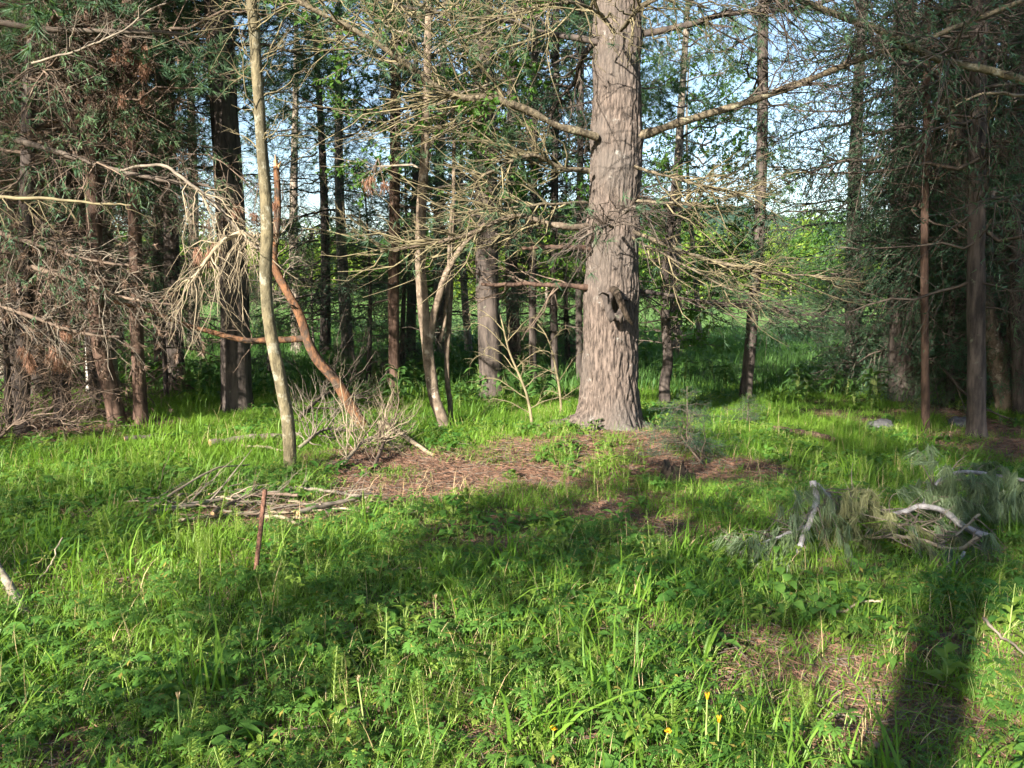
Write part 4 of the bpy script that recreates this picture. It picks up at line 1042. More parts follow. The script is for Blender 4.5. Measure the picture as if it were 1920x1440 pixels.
M['petal'] = foliage('yellow_petals', (0.75, 0.42, 0.02), (0.85, 0.55, 0.03), 0.2)

def blades(b, base, az, lean, h, w, m, nseg=4):
    """Grass blades: ribbons that rise and bend over."""
    k = len(base)
    s = np.linspace(0, 1, nseg + 1)
    d = np.stack([np.cos(az), np.sin(az), 0 * az], 1)
    ctr = base[:, None] + (d * (lean * h)[:, None])[:, None] * (s ** 2)[None, :, None] + np.array((0, 0, 1.0)) * (h[:, None] * (s[None] - 0.35 * np.clip(lean, 0, 1.5)[:, None] * s[None] ** 3))[..., None]
    side = np.stack([-np.sin(az + 0.4), np.cos(az + 0.4), 0 * az], 1)
    wd = (w[:, None] * (np.array((0.6, 1, 0.85, 0.5, 0.06)) if nseg == 4 else np.linspace(1, 0.08, nseg + 1))[None])[..., None] * 0.5
    V = np.stack([ctr - side[:, None] * wd, ctr + side[:, None] * wd], 2).reshape(-1, 3)
    o = (np.arange(k)[:, None] * (nseg + 1) + np.arange(nseg)[None]).ravel()[:, None] * 2
    F = np.concatenate([o + np.array((0, 1, 3)), o + np.array((0, 3, 2))])
    b.add(V, F, m)

def grass_clump(n, h, w, spread, lean, m='grass'):
    b = MB()
    base = np.column_stack([rng.normal(size=(n, 2)) * spread, np.full(n, -0.02)])
    blades(b, base, rng.uniform(0, 6.28, n), np.abs(rng.normal(lean, 0.3, n)), h * rng.uniform(0.45, 1.15, n), w * rng.uniform(0.6, 1.3, n), 0)
    return b.mesh('grass_clump', [M[m]], smooth=True)

def palmate(b, c, R, az, tilt, m, lobes=7):
    """A cut, hand shaped leaf of pointed toothed lobes."""
    Rm = np.array(Matrix.Rotation(az, 3, 'Z') @ Matrix.Rotation(tilt, 3, 'Y'))
    for k in range(lobes):
        a = (k - (lobes - 1) / 2) * (2.25 * math.pi / 1.35 / lobes)
        l = R * (1 - 0.09 * abs(k - (lobes - 1) / 2)) * rng.uniform(0.85, 1.1)
        ca, sa = math.cos(a), math.sin(a)
        loc = [(0, 0, 0), (0.42 * l, 0.11 * l, 0.02 * l), (0.60 * l, 0.22 * l, 0.0), (0.68 * l, 0.10 * l, 0.0), (l, 0.0, -0.14 * l), (0.68 * l, -0.10 * l, 0.0), (0.60 * l, -0.22 * l, 0.0), (0.42 * l, -0.11 * l, 0.02 * l), (0.66 * l, 0, 0.03 * l)]
        V = np.array([(x * ca - y * sa, x * sa + y * ca, z) for x, y, z in loc]) @ Rm.T + c
        b.add(V, [(0, 7, 8), (0, 8, 1), (1, 8, 3), (1, 3, 2), (3, 8, 4), (8, 5, 4), (7, 5, 8), (7, 6, 5)], m)

def herb(n, h, R, spread, m='herb'):
    b = MB()
    for k in range(n):
        a = rng.uniform(0, 6.28); d = rng.uniform(0.3, 1) * spread; hh = h * rng.uniform(0.5, 1.1)
        tip = np.array((math.cos(a) * d, math.sin(a) * d, hh))
        b.tubes(spline([(tip[0] * 0.1, tip[1] * 0.1, -0.02), (tip[0] * 0.6, tip[1] * 0.6, hh * 0.65), tip], 4), np.linspace(0.0022, 0.0013, 4), 3, 1)
        palmate(b, tip, R * rng.uniform(0.7, 1.15), a, rng.uniform(-0.1, 0.5), 0, rng.choice([5, 7]))
    return b.mesh('herb_clump', [M[m], M['stalk']])

def blade_leaf(b, p0, d, L, W, m, sag=0.5):
    """A lance shaped leaf with a folded midrib that arches over."""
    d = np.asarray(d, float); d /= np.linalg.norm(d)
    s = np.linspace(0, 1, 6)
    ctr = p0 + d * (s * L)[:, None] + np.array((0, 0, -1.0)) * (sag * L * s ** 2)[:, None]
    side = np.cross(d, (0, 0, 1.0)); side /= max(np.linalg.norm(side), 1e-6)
    w = W * 0.5 * np.array((0.15, 0.8, 1.0, 0.85, 0.5, 0.03))
    V = np.concatenate([ctr, ctr + side * w[:, None] + np.array((0, 0, 1.0)) * (w * 0.35)[:, None], ctr - side * w[:, None] + np.array((0, 0, 1.0)) * (w * 0.35)[:, None]])
    F = []
    for i in range(5):
        F += [(i, 6 + i, 7 + i), (i, 7 + i, i + 1), (i, i + 1, 13 + i), (i, 13 + i, 12 + i)]
    b.add(V, F, m)

def broad(n, L, W, h, m='herb'):
    b = MB()
    for k in range(n):
        a = rng.uniform(0, 6.28)
        z = rng.uniform(0.2, 1) * h
        p0 = np.array((math.cos(a), math.sin(a), 0)) * rng.uniform(0.01, 0.05) + np.array((0, 0, z))
        b.tubes(np.array(((0, 0, -0.01), p0 * (0.6, 0.6, 0.7), p0)), np.array((0.002, 0.002, 0.0015)), 3, 1)
        blade_leaf(b, p0, (math.cos(a), math.sin(a), rng.uniform(0.1, 0.8)), L * rng.uniform(0.6, 1.15), W * rng.uniform(0.8, 1.2), 0, rng.uniform(0.2, 0.7))
    return b.mesh('broad_leaf_clump', [M[m], M['stalk']])

def horsetail(h):
    b = MB()
    b.tubes(np.array(((0, 0, -0.02), (0.005, 0, h * 0.5), (0.0, 0.01, h))), np.array((0.003, 0.0025, 0.001)), 4, 1)
    for k in range(9):
        z = h * (0.25 + 0.08 * k); n = 8
        az = np.arange(n) / n * 6.28 + k
        blades(b, np.tile((0, 0, z), (n, 1)).astype(float), az, np.full(n, 1.5), np.full(n, h * 0.30 * (1 - k * 0.07)), np.full(n, 0.003), 0, 3)
    return b.mesh('horsetail', [M['herb_yellow'], M['stalk']])

def litter_clump():
    b = MB()
    n = 46
    a = rng.uniform(0, 6.28, n)
    q = np.column_stack([rng.normal(size=(n, 2)) * 0.075, rng.uniform(0.0, 0.014, n)])
    d = np.column_stack([np.cos(a), np.sin(a), rng.normal(size=n) * 0.10])
    b.needles(q, d, rng.uniform(0.06, 0.11, n), 0.0032, 0)
    for k in range(2):
        p0 = np.append(rng.normal(size=2) * 0.06, 0.012); a0 = rng.uniform(0, 6.28)
        p1 = p0 + np.array((math.cos(a0), math.sin(a0), 0.05)) * rng.uniform(0.05, 0.16)
        b.tubes(np.array((p0, 0.5 * (p0 + p1) + rng.normal(size=3) * 0.008, p1)), np.array((0.003, 0.0025, 0.0015)), 4, 1)
    m = 4
    b.leaves(np.column_stack([rng.normal(size=(m, 2)) * 0.08, np.full(m, 0.012)]), np.column_stack([rng.normal(size=(m, 2)), np.zeros(m)]), np.tile((0.1, 0.1, 1.0), (m, 1)) + rng.normal(size=(m, 3)) * 0.2, 0.04, 0.02, 2)
    return b.mesh('litter_clump', [M['litter'], M['twig_grey'], M['needle_brown']])

def dry_clump():
    b = MB()
    n = 5
    q = np.column_stack([rng.normal(size=(n, 2)) * 0.04, np.full(n, -0.01)])
    blades(b, q, rng.uniform(0, 6.28, n), np.abs(rng.normal(0.4, 0.4, n)), rng.uniform(0.10, 0.26, n), np.full(n, 0.003), 0)
    return b.mesh('dry_grass', [M['dry_stalk']])

rng = RS(101)
G_THIN = [grass_clump(20, 0.13 + 0.03 * _, 0.0048, 0.055, 0.55) for _ in range(4)]
G_WIDE = [grass_clump(10, 0.30, 0.009, 0.05, 0.55) for _ in range(3)]
G_LOW = [grass_clump(40, 0.10, 0.0046, 0.085, 0.7) for _ in range(3)]
HERBS = [herb(7, 0.13, 0.042, 0.10) for _ in range(4)] + [herb(9, 0.08, 0.030, 0.09) for _ in range(3)] + [herb(5, 0.17, 0.055, 0.10) for _ in range(2)] + [herb(8, 0.09, 0.028, 0.08, 'herb_yellow') for _ in range(2)]
BROAD = [broad(8, 0.10, 0.032, 0.08) for _ in range(2)] + [broad(7, 0.07, 0.045, 0.10), broad(6, 0.13, 0.05, 0.06)] + [broad(9, 0.06, 0.026, 0.12, 'herb_yellow') for _ in range(2)]
HORSE = [horsetail(0.24), horsetail(0.17)]
LITTER = [litter_clump() for _ in range(4)]
DRY = [dry_clump() for _ in range(3)]
G_FAR = [grass_clump(34, 0.27, 0.014, 0.20, 0.5, 'grass_shaded') for _ in range(3)]
WEED_FAR = [broad(22, 0.20, 0.075, 0.40, 'grass_shaded') for _ in range(2)]

def in_view(n, y0, y1, margin=1.3, seed=1):
    r = RS(seed)
    y = np.sqrt(r.uniform(y0 ** 2, y1 ** 2, n))
    x = r.uniform(-1, 1, n) * (0.70 * y + margin)
    return x, y

def sow(name, label, cat, n, y0, y1, protos, dens, smin, smax, seed, tilt=0.12, lift=0.0, margin=1.0):
    r = RS(seed)
    x, y = in_view(n, y0, y1, margin, seed)
    keep = r.rand(n) < np.clip(dens(x, y), 0, 1)
    x, y = x[keep], y[keep]
    # nothing grows inside the big pine
    ok = (x - BP[0]) ** 2 + (y - BP[1]) ** 2 > 0.42 ** 2
    x, y = x[ok], y[ok]
    k = len(x)
    P = np.column_stack([x, y, gz(x, y) + lift - 0.012 * bare(x, y)])
    rot = np.column_stack([r.normal(size=k) * tilt, r.normal(size=k) * tilt, r.uniform(0, 6.28, k)])
    o = scatter(name, P, rot, r.uniform(smin, smax, k), r.randint(len(protos), size=k), protos)
    tag(o, label, cat, kind='stuff')
    return k

def patch(x, y, s, z, lo=0.0, hi=0.5):
    return np.clip((fbm2(x, y, s, 2, z) - lo) / (hi - lo), 0, 1)

CLEAR = [(ground_at(u, v)[0], ground_at(u, v)[1], ax, ay) for u, v, ax, ay in [(1480, 1090, 0.42, 0.35), (1600, 1060, 0.5, 0.35), (1780, 1040, 0.6, 0.4), (480, 975, 0.8, 0.3), (600, 970, 0.5, 0.3), (690, 870, 0.7, 0.45), (480, 1095, 0.12, 0.12)]]
def nb(x, y):
    r = 1 - bare(x, y)
    for cx, cy_, ax, ay in CLEAR:
        r = r * np.clip(0.25 + 0.9 * (((x - cx) / ax) ** 2 + ((y - cy_) / ay) ** 2), 0, 1)
    return r
sow('grass', 'fine green grass covering the clearing', 'grass', 15000, 1.2, 13.5, G_THIN, lambda x, y: nb(x, y) ** 1.5 * (0.10 + 0.90 * patch(x, y, 0.8, 1.0, -0.25, 0.4)), 0.5, 1.15, 201)
sow('low_grass', 'short turf between the taller grass', 'grass', 17000, 1.2, 13.5, G_LOW, lambda x, y: 0.10 + 0.90 * nb(x, y) ** 2, 0.7, 1.4, 202)
sow('broad_grass', 'tufts of broad bladed grass in the clearing', 'grass', 3600, 1.2, 12, G_WIDE, lambda x, y: nb(x, y) ** 2 * patch(x, y, 0.7, 9.0, -0.1, 0.4), 0.6, 1.3, 203)
sow('cut_leaf_herbs', 'low herbs with deeply cut hand shaped leaves', 'herbs', 11000, 1.2, 9.5, HERBS, lambda x, y: nb(x, y) ** 1.3 * (0.22 + 0.78 * patch(x, y, 0.55, 5.0, -0.25, 0.3)) * np.clip(1.35 - y / 9, 0.15, 1), 0.45, 1.15, 204)
sow('small_herbs', 'small oval leaved herbs among the grass', 'herbs', 9000, 1.2, 12, BROAD, lambda x, y: (0.3 + 0.7 * nb(x, y)) * patch(x, y, 0.9, 13.0, -0.2, 0.4), 0.5, 1.2, 205)
sow('horsetails', 'feathery horsetails among the grass', 'herbs', 1300, 1.4, 9, HORSE, lambda x, y: nb(x, y) * patch(x, y, 0.8, 17.0, 0.0, 0.4), 0.6, 1.2, 206)
sow('needle_litter', 'reddish fallen pine needles on the bare ground', 'litter', 42000, 1.2, 12, LITTER, lambda x, y: 0.05 + 0.95 * bare(x, y) ** 0.7, 0.7, 1.2, 207, 0.08, 0.004)
sow('dry_grass', 'dry straw coloured stalks among the grass', 'grass', 1700, 1.4, 12, DRY, lambda x, y: 0.08 + 0.5 * patch(x, y, 0.8, 23.0, 0, 0.5), 0.6, 1.2, 208)
sow('shade_toned_grass', 'tall meadow grass in the shade of the wood', 'grass', 14000, 11.5, 60, G_FAR, lambda x, y: np.clip(18 / y, 0.2, 1) * (0.25 + 0.75 * patch(x, y, 0.25, 6.0, -0.3, 0.3)), 0.6, 1.3, 209)
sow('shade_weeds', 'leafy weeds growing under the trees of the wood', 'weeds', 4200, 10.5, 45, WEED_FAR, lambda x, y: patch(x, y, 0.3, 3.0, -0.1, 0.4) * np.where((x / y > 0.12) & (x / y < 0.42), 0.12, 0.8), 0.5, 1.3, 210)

# ------------------------------------------------------------------ long branches that cross the view
def crossing(name, label, pts, r0, r1, Y, bark_m, tw, n1, l1, n2=4, l2=0.35, bias=(0, 0, -0.1), group=None, needle=0, nmat='needle_brown', t0=0.15, r1t=0.0075, r2t=0.0045, cat='branch'):
    p = ats(pts, Y)
    path = spline(p, 30); path += np.cumsum(rng.normal(size=path.shape) * 0.004, axis=0)
    rad = np.linspace(pxm(r0, Y), pxm(r1, Y), 30)
    base = path[0]
    root = thing(name, base, label, cat, group)
    b = MB(); b.tubes(path, rad, 8, 0); b.build('limb', [M[bark_m]], root, base)
    b, _, _ = twig_mass(path, rad, n1, l1, n2, l2, 2, bias, 0.35, 0.3, t0, 1.0, r1t, r2t, needle=needle, nk=14)
    b.build('twigs', [M[tw], M[nmat]], root, base)
rng = RS(131)
crossing('hanging_branch', 'bleached dead branch drooping beside the slim tree with hanging twig clusters', [(225, 322, 7.9), (270, 314, 7.8), (310, 312, 7.7), (345, 338, 7.6), (385, 372, 7.5), (425, 408, 7.4), (465, 450, 7.3), (490, 470, 7.2)], 2.5, 4, 7.5, 'twig_grey', 'twig_pale', 26, 0.62, 4, 0.26, (0, 0, -0.55), t0=0.35)
crossing('hanging_branch', 'lower bleached branch with twigs hanging before the thick dark trunk', [(500, 470, 7.3), (450, 440, 7.2), (410, 455, 7.1), (378, 490, 7.05), (355, 530, 7.0)], 5, 3, 7.2, 'twig_pale', 'twig_pale', 26, 0.55, 4, 0.24, (0, 0, -0.55), t0=0.1)
crossing('bare_branch', 'olive bare branch entering from the left edge at mid height', [(-60, 366, 7.0), (40, 372, 7.0), (120, 376, 7.0), (190, 380, 7.0), (238, 382, 7.0)], 4, 1.5, 7.0, 'twig_olive', 'twig_olive', 14, 0.4, 3, 0.2)
crossing('bare_branch', 'dark straight bare branch entering high from the left edge', [(-40, 36, 8.0), (90, 48, 8.1), (200, 54, 8.2), (300, 56, 8.3), (380, 62, 8.4)], 6, 3, 8.0, 'twig_dark', 'twig_dark', 18, 0.7, 4, 0.3, needle=0.3, nmat='needle_pine')
crossing('bare_branch', 'dark bare branch sloping down to the right above the orange snag branch', [(30, 262, 8.2), (130, 290, 8.1), (230, 322, 8.0), (330, 345, 7.9), (400, 352, 7.9)], 6, 3, 8.0, 'twig_dark', 'twig_dark', 20, 0.7, 4, 0.3)
crossing('bare_branch', 'pale forked twig reaching up through the pines at upper left', [(60, 118, 7.4), (150, 90, 7.3), (215, 60, 7.2), (270, 20, 7.2), (310, 0, 7.2)], 2.2, 1.4, 7.3, 'twig_grey', 'twig_grey', 10, 0.5, 2, 0.2, (0, 0, 0))
crossing('bare_branch', 'thick lichened branch slanting down across the upper right corner', [(1470, -12, 7.6), (1570, 28, 7.6), (1640, 50, 7.6), (1700, 76, 7.6), (1760, 108, 7.6), (1850, 130, 7.6), (1960, 170, 7.6)], 6, 8, 7.6, 'bark_olive', 'twig_dark', 14, 0.6, 3, 0.3)
crossing('bare_branch', 'thin pale branch poking in from the right edge above mid height', [(1960, 186, 7.8), (1870, 182, 7.8), (1830, 186, 7.8), (1790, 208, 7.8)], 3.5, 1.5, 7.8, 'twig_pale', 'twig_olive', 5, 0.4, 2, 0.2, (0, 0, 0))
for u, v, lab in [(40, 470, 'sweep of dead twigs low at the left edge'), (20, 600, 'sweep of dead twigs just above the grass at the left edge'), (120, 540, 'dead twig sweep in front of the crooked brown conifer')]:
    crossing('dead_branch', lab, [(u - 60, v - 40, 7.9), (u + 40, v - 10, 7.8), (u + 130, v + 20, 7.7), (u + 210, v + 30, 7.7)], 5, 2, 7.8, 'twig_brown', 'twig_grey', 20, 0.6, 4, 0.3, (0.1, 0, -0.2), needle=0.3)

def rust_clump(u, v, Y, n, lab):
    b = MB()
    c = at(u, v, Y)
    for k in range(n):
        p = c + rng.normal(size=3) * np.array((0.09, 0.09, 0.05))
        m = 90
        q = p + rng.normal(size=(m, 3)) * 0.018 - np.array((0, 0, 1.0)) * rng.uniform(0, 0.05, (m, 1))
        b.needles(q, nrm(np.array((0, 0, -1.0)) + rng.normal(size=(m, 3)) * 0.28), rng.uniform(0.07, 0.13, m), 0.006, 0)
        b.tubes(np.array((c + (0.02, 0.05, 0.22), 0.5 * (c + p) + (0.01, 0.02, 0.10), p - (0, 0, 0.02))), np.array((0.005, 0.004, 0.003)), 4, 1)
    o = b.build('withered_spray', [M['needle_rust'], M['twig_brown']], None, c)
    tag(o, lab, 'dead needles', 'sprays of withered rust needles')
for u, v, Y, n, lab in [(240, 95, 8.6, 5, 'large rust coloured spray of dead needles high at left'), (270, 110, 8.6, 4, 'rust spray hanging right beside the large one at upper left'), (262, 182, 8.6, 2, 'small rust spray below the large ones at upper left'),
                     (385, 455, 7.4, 4, 'rust spray among the hanging bleached twigs'), (45, 655, 8.0, 5, 'rust spray low at the left edge above the grass'), (88, 668, 8.2, 4, 'rust spray right of the low one at the left edge'),
                     (705, 335, 8.7, 4, 'faded rust spray left of the forked tree'), (480, 385, 8.0, 3, 'rust spray just left of the slim tree'), (135, 620, 8.6, 4, 'rust spray before the crooked brown conifer')]:
    rust_clump(u, v, Y, n, lab)

# ------------------------------------------------------------------ fallen pine bough at right
def fallen_bough():
    global rng
    rng = RS(141)
    base = ground_at(1660, 1060)
    root = thing('fallen_bough', base, 'fallen pine bough with grey stems and drooping needles in the right foreground', 'branch')
    def stem(pts, r0, r1, bark_m='bough_grey', cap=False):
        p = spline(ats(pts), 24); p += np.cumsum(rng.normal(size=p.shape) * 0.002, axis=0)
        b = MB(); b.tubes(p, 0.85 * np.linspace(pxm(r0, 4.8), pxm(r1, 4.8), 24) * (1 + 0.08 * rng.normal(size=24)), 9, 0, cap=1 if cap else False)
        b.build('stem', [M[bark_m], M['cut_wood']], root, base)
        return p
    S = []
    S.append(stem([(1524, 902, 4.85), (1531, 940, 4.8), (1522, 975, 4.72), (1506, 1010, 4.62), (1494, 1060, 4.5), (1485, 1108, 4.36)], 8, 5))
    S.append(stem([(1530, 908, 4.85), (1550, 932, 4.9), (1568, 965, 4.95)], 6, 3.5))
    S.append(stem([(1640, 964, 5.0), (1690, 963, 5.0), (1730, 951, 5.0), (1775, 962, 4.95), (1812, 990, 4.9), (1862, 1012, 4.8)], 5, 9))
    S.append(stem([(1730, 952, 5.0), (1742, 928, 5.05), (1757, 905, 5.1), (1790, 886, 5.15), (1840, 888, 5.15), (1900, 900, 5.1), (1960, 912, 5.0)], 5, 4))
    S.append(stem([(1516, 985, 4.7), (1450, 1010, 4.6), (1382, 1032, 4.5)], 4, 2))
    S.append(stem([(1590, 1020, 4.75), (1660, 1006, 4.75), (1720, 1010, 4.7), (1790, 1026, 4.6), (1832, 1003, 4.55)], 2.5, 5, 'twig_pale'))
    S.append(stem([(1660, 985, 4.85), (1720, 985, 4.8), (1772, 1012, 4.65)], 2.5, 2, 'twig_pale'))
    S.append(stem([(1836, 966, 4.8), (1795, 1000, 4.7), (1760, 1018, 4.6)], 3, 2, 'twig_pale'))
    S.append(stem([(1808, 1035, 4.5), (1792, 1062, 4.4), (1785, 1090, 4.3)], 4, 3))
    S.append(stem([(1560, 962, 4.9), (1610, 948, 4.95), (1650, 958, 5.0)], 3, 4))
    # bare side twigs
    b = MB()
    for p in S:
        r = np.full(24, 0.010)
        P1, R1 = grow(p, r, 7, 0.32, (30, 70), (0, 0, -0.25), 0.4, 5, 0.1, 1, 0.006); b.tubes(P1, R1, 4, 0)
        P2, R2 = grow(P1, R1, 4, 0.16, (30, 60), (0, 0, -0.3), 0.4, 3, 0.2, 1, 0.0035); b.tubes(P2, R2, 3, 0)
    b.build('twigs', [M['twig_grey']], root, base)
    for p, cnt, mat in ((S[0], 12, 'needle_hang'), (S[1], 7, 'needle_yellow'), (S[2], 14, 'needle_hang'), (S[3], 14, 'needle_blue'), (S[4], 14, 'needle_hang'), (S[9], 8, 'needle_yellow'), (S[5], 7, 'needle_hang'), (S[6], 5, 'needle_yellow')):
        b = MB()
        P1, R1 = grow(p, np.full(24, 0.010), int(cnt * 1.5), 0.38, (35, 85), (0, 0, -0.5), 0.4, 5, 0.05, 1, 0.0045, 0.3); b.tubes(P1, R1, 4, 0)
        ends = np.concatenate([P1[:, -1], P1[:, -2], P1[:, 3]]); td = np.concatenate([P1[:, -1] - P1[:, -2]] * 3)
        k = 34
        q = np.repeat(ends, k, 0) + rng.normal(size=(len(ends) * k, 3)) * 0.008
        d = nrm(np.repeat(nrm(td) * 0.5 + np.array((0, 0, -0.7)) + rng.normal(size=ends.shape) * 0.22, k, 0) + rng.normal(size=q.shape) * 0.17)
        b.needles(q, d, rng.uniform(0.08, 0.14, len(q)), 0.0052, 1)
        b.build('needle_spray', [M['twig_grey'], M[mat]], root, base)
    # hanging bundles of long needles
    def bundle(u, v, Y, n, mat, spread=0.03, L=(0.09, 0.14), lean=(0, 0)):
        c = at(u, v, Y)
        b = MB()
        k = n
        q = c + rng.normal(size=(k, 3)) * spread
        d = nrm(np.array((lean[0], lean[1], -0.85)) + rng.normal(size=3) * 0.25 + rng.normal(size=(k, 3)) * 0.17)
        b.needles(q, d, rng.uniform(L[0], L[1], k), 0.0046, 0)
        b.build('needle_bundle', [M[mat]], root, base)
    for row, mat, n in [([(1508, 930), (1495, 960), (1545, 950), (1560, 985), (1520, 1000), (1535, 1025), (1548, 1050)], 'needle_blue', 150),
                        ([(1400, 1030), (1418, 1025), (1440, 1022), (1462, 1020), (1430, 1050), (1405, 1055), (1455, 1052), (1475, 1070), (1440, 1080)], 'needle_hang', 170),
                        ([(1600, 1005), (1622, 1010), (1645, 1018), (1612, 1035), (1640, 1045), (1580, 1030), (1575, 965), (1590, 925), (1600, 940)], 'needle_yellow', 150),
                        ([(1788, 880), (1792, 898), (1780, 918), (1800, 922), (1772, 938), (1805, 940), (1765, 958), (1748, 905), (1745, 930)], 'needle_blue', 170),
                        ([(1835, 900), (1850, 918), (1870, 905), (1895, 915), (1912, 930), (1905, 950), (1880, 935), (1930, 925), (1850, 950)], 'needle_blue', 150),
                        ([(1700, 975), (1720, 985), (1680, 985), (1665, 1000), (1740, 990)], 'needle_hang', 140)]:
        for u, v in row:
            Y = 4.5 if u < 1480 else (4.75 if u < 1660 else 5.05)
            for k in range(5):
                bundle(u + rng.uniform(-34, 34), v + rng.uniform(-20, 20), Y + rng.uniform(-0.16, 0.16), n // 4, mat, 0.011)
M['needle_hang'] = foliage('wilting_needles', (0.075, 0.12, 0.060), (0.16, 0.22, 0.10), 0.2, rough=0.4, spec=0.4)
M['needle_yellow'] = foliage('fading_needles', (0.13, 0.145, 0.065), (0.26, 0.255, 0.13), 0.2, rough=0.45)
M['needle_blue'] = foliage('silvery_pine_needles_b', (0.085, 0.135, 0.070), (0.18, 0.235, 0.12), 0.2, rough=0.4, spec=0.4)
fallen_bough()

# ------------------------------------------------------------------ sticks, logs and brush on the ground
rng = RS(151)
def stick(name, label, pix, r0, r1, mat, lift=0.03, group=None, cap=True, twigs=0, cat='stick'):
    """pix: pixels on the ground the stick lies over; a third value is the height above the ground."""
    pts = []
    for q in pix:
        g = ground_at(q[0], q[1])
        h = q[2] if len(q) > 2 else lift
        # keep the pixel while raising it
        pts.append(at(q[0], q[1], g[1]) + np.array((0, 0, 0.0)) if h == 0 else g + np.array((0, 0, h)))
    path = spline(np.array(pts), 20); path += np.cumsum(rng.normal(size=path.shape) * 0.004, axis=0)
    Y = float(path[:, 1].mean())
    rad = np.linspace(pxm(r0, Y), pxm(r1, Y), 20) * (1 + 0.10 * rng.normal(size=20))
    b = MB(); b.tubes(path, rad, 9, 0, cap=1 if cap else False)
    if twigs:
        P1, R1 = grow(path, rad, twigs, 0.45, (25, 65), (0, 0, 0.05), 0.4, 5, 0.2, 1, 0.007); b.tubes(P1, R1, 4, 0)
        P2, R2 = grow(P1, R1, 3, 0.2, (25, 65), (0, 0, 0), 0.4, 3, 0.2, 1, 0.004); b.tubes(P2, R2, 3, 0)
    o = b.build(name, [M[mat], M['cut_wood']], None, path[0])
    return tag(o, label, cat, group)
gp = 'dead sticks in the heap behind the rusty stake'
stick('dead_stick', 'thick pale brown stick lying leftmost in the heap by the stake', [(283, 972), (350, 962), (420, 950), (500, 940), (565, 934)], 5, 3, 'twig_grey', 0.04, gp, twigs=6)
stick('dead_stick', 'long bleached stick along the front of the heap by the stake', [(325, 985), (420, 976), (480, 968), (590, 962), (692, 957)], 3, 3.5, 'twig_pale', 0.04, gp, twigs=5)
stick('dead_stick', 'short bleached stick below the long one, end pointing right', [(490, 982), (540, 990), (570, 994)], 4, 3, 'twig_pale', 0.05, gp)
stick('dead_stick', 'brown forked stick at the right end of the heap', [(560, 985), (610, 972), (660, 962), (700, 952)], 5, 3, 'twig_grey', 0.08, gp, twigs=5)
stick('dead_stick', 'grey stick at the back of the heap below the slim tree', [(440, 938), (520, 930), (610, 934), (680, 945)], 4, 3, 'twig_grey', 0.07, gp, twigs=6)
stick('dead_stick', 'thin arched pale stem rising left of the heap', [(255, 975, 0.03), (330, 950, 0.12), (395, 930, 0.2), (465, 905, 0.15)], 2.5, 1.5, 'twig_pale', 0.1, gp)
stick('dead_stick', 'crossed brown stick in the middle of the heap', [(400, 985), (440, 960), (500, 948), (560, 952)], 4, 3, 'twig_brown', 0.09, gp, twigs=4)
for k in range(14):
    u0 = rng.uniform(270, 650); v0 = rng.uniform(935, 985)
    stick('dead_stick', 'one of the thin dead sticks strewn through the heap behind the stake', [(u0 - rng.uniform(30, 80), v0 + rng.uniform(-12, 12)), (u0, v0), (u0 + rng.uniform(30, 80), v0 + rng.uniform(-14, 14))], rng.uniform(1.4, 2.8), 1.2, ('twig_pale', 'twig_grey', 'twig_brown')[k % 3], rng.uniform(0.02, 0.08), gp, twigs=4)
stick('fallen_log', 'mossy grey log lying behind the foot of the slim tree', [(392, 842), (450, 834), (510, 829), (566, 826)], 7, 6, 'bark_grey', 0.06, cat='log')
stick('dead_stick', 'thin pale stick just in front of the mossy log', [(452, 846), (500, 848), (540, 850)], 2.5, 2, 'twig_pale', 0.05)
stick('fallen_log', 'dark thin log in the grass left of the slim tree', [(235, 832), (280, 829), (325, 822)], 5, 4, 'bark_dark', 0.05, cat='log')
stick('fallen_log', 'reddish rotten log in the grass at right behind the fallen bough', [(1450, 815), (1500, 824), (1560, 838)], 7, 5, 'bark_red', 0.06, cat='log')
stick('dead_stick', 'pale straight stick slanting right from the snag foot', [(712, 812, 0.12), (760, 838, 0.08), (808, 858, 0.03)], 4.5, 3.5, 'twig_pale')
stick('dead_stick', 'weathered pole leaning in at the left edge of the grass', [(-30, 1090, 0.18), (20, 1120, 0.10), (78, 1166, 0.0)], 9, 8, 'bark_grey', cat='pole')
stick('dead_stick', 'thin curved dry twig above the leaning pole', [(66, 1100, 0.04), (90, 1092, 0.10), (108, 1080, 0.16), (118, 1070, 0.22)], 2, 1.2, 'twig_pale')
stick('dead_stick', 'bent pale stick lying in the grass below the fallen bough', [(1565, 1172), (1610, 1164), (1655, 1168)], 3, 2, 'twig_pale', 0.06)
stick('dead_stick', 'short brown twig lying at the bottom right in the herbs', [(1450, 1434), (1490, 1431), (1560, 1428)], 2.5, 2, 'twig_brown', 0.05)
stick('dead_stick', 'dark twig over the bright needle patch at the right edge', [(1840, 1205, 0.12), (1880, 1235, 0.08), (1925, 1268, 0.05)], 3, 2, 'twig_grey')
stick('dead_stick', 'pale twig lying on the needle litter left of the big pine', [(720, 1078), (760, 1076), (800, 1080)], 2.5, 1.5, 'twig_pale', 0.03)

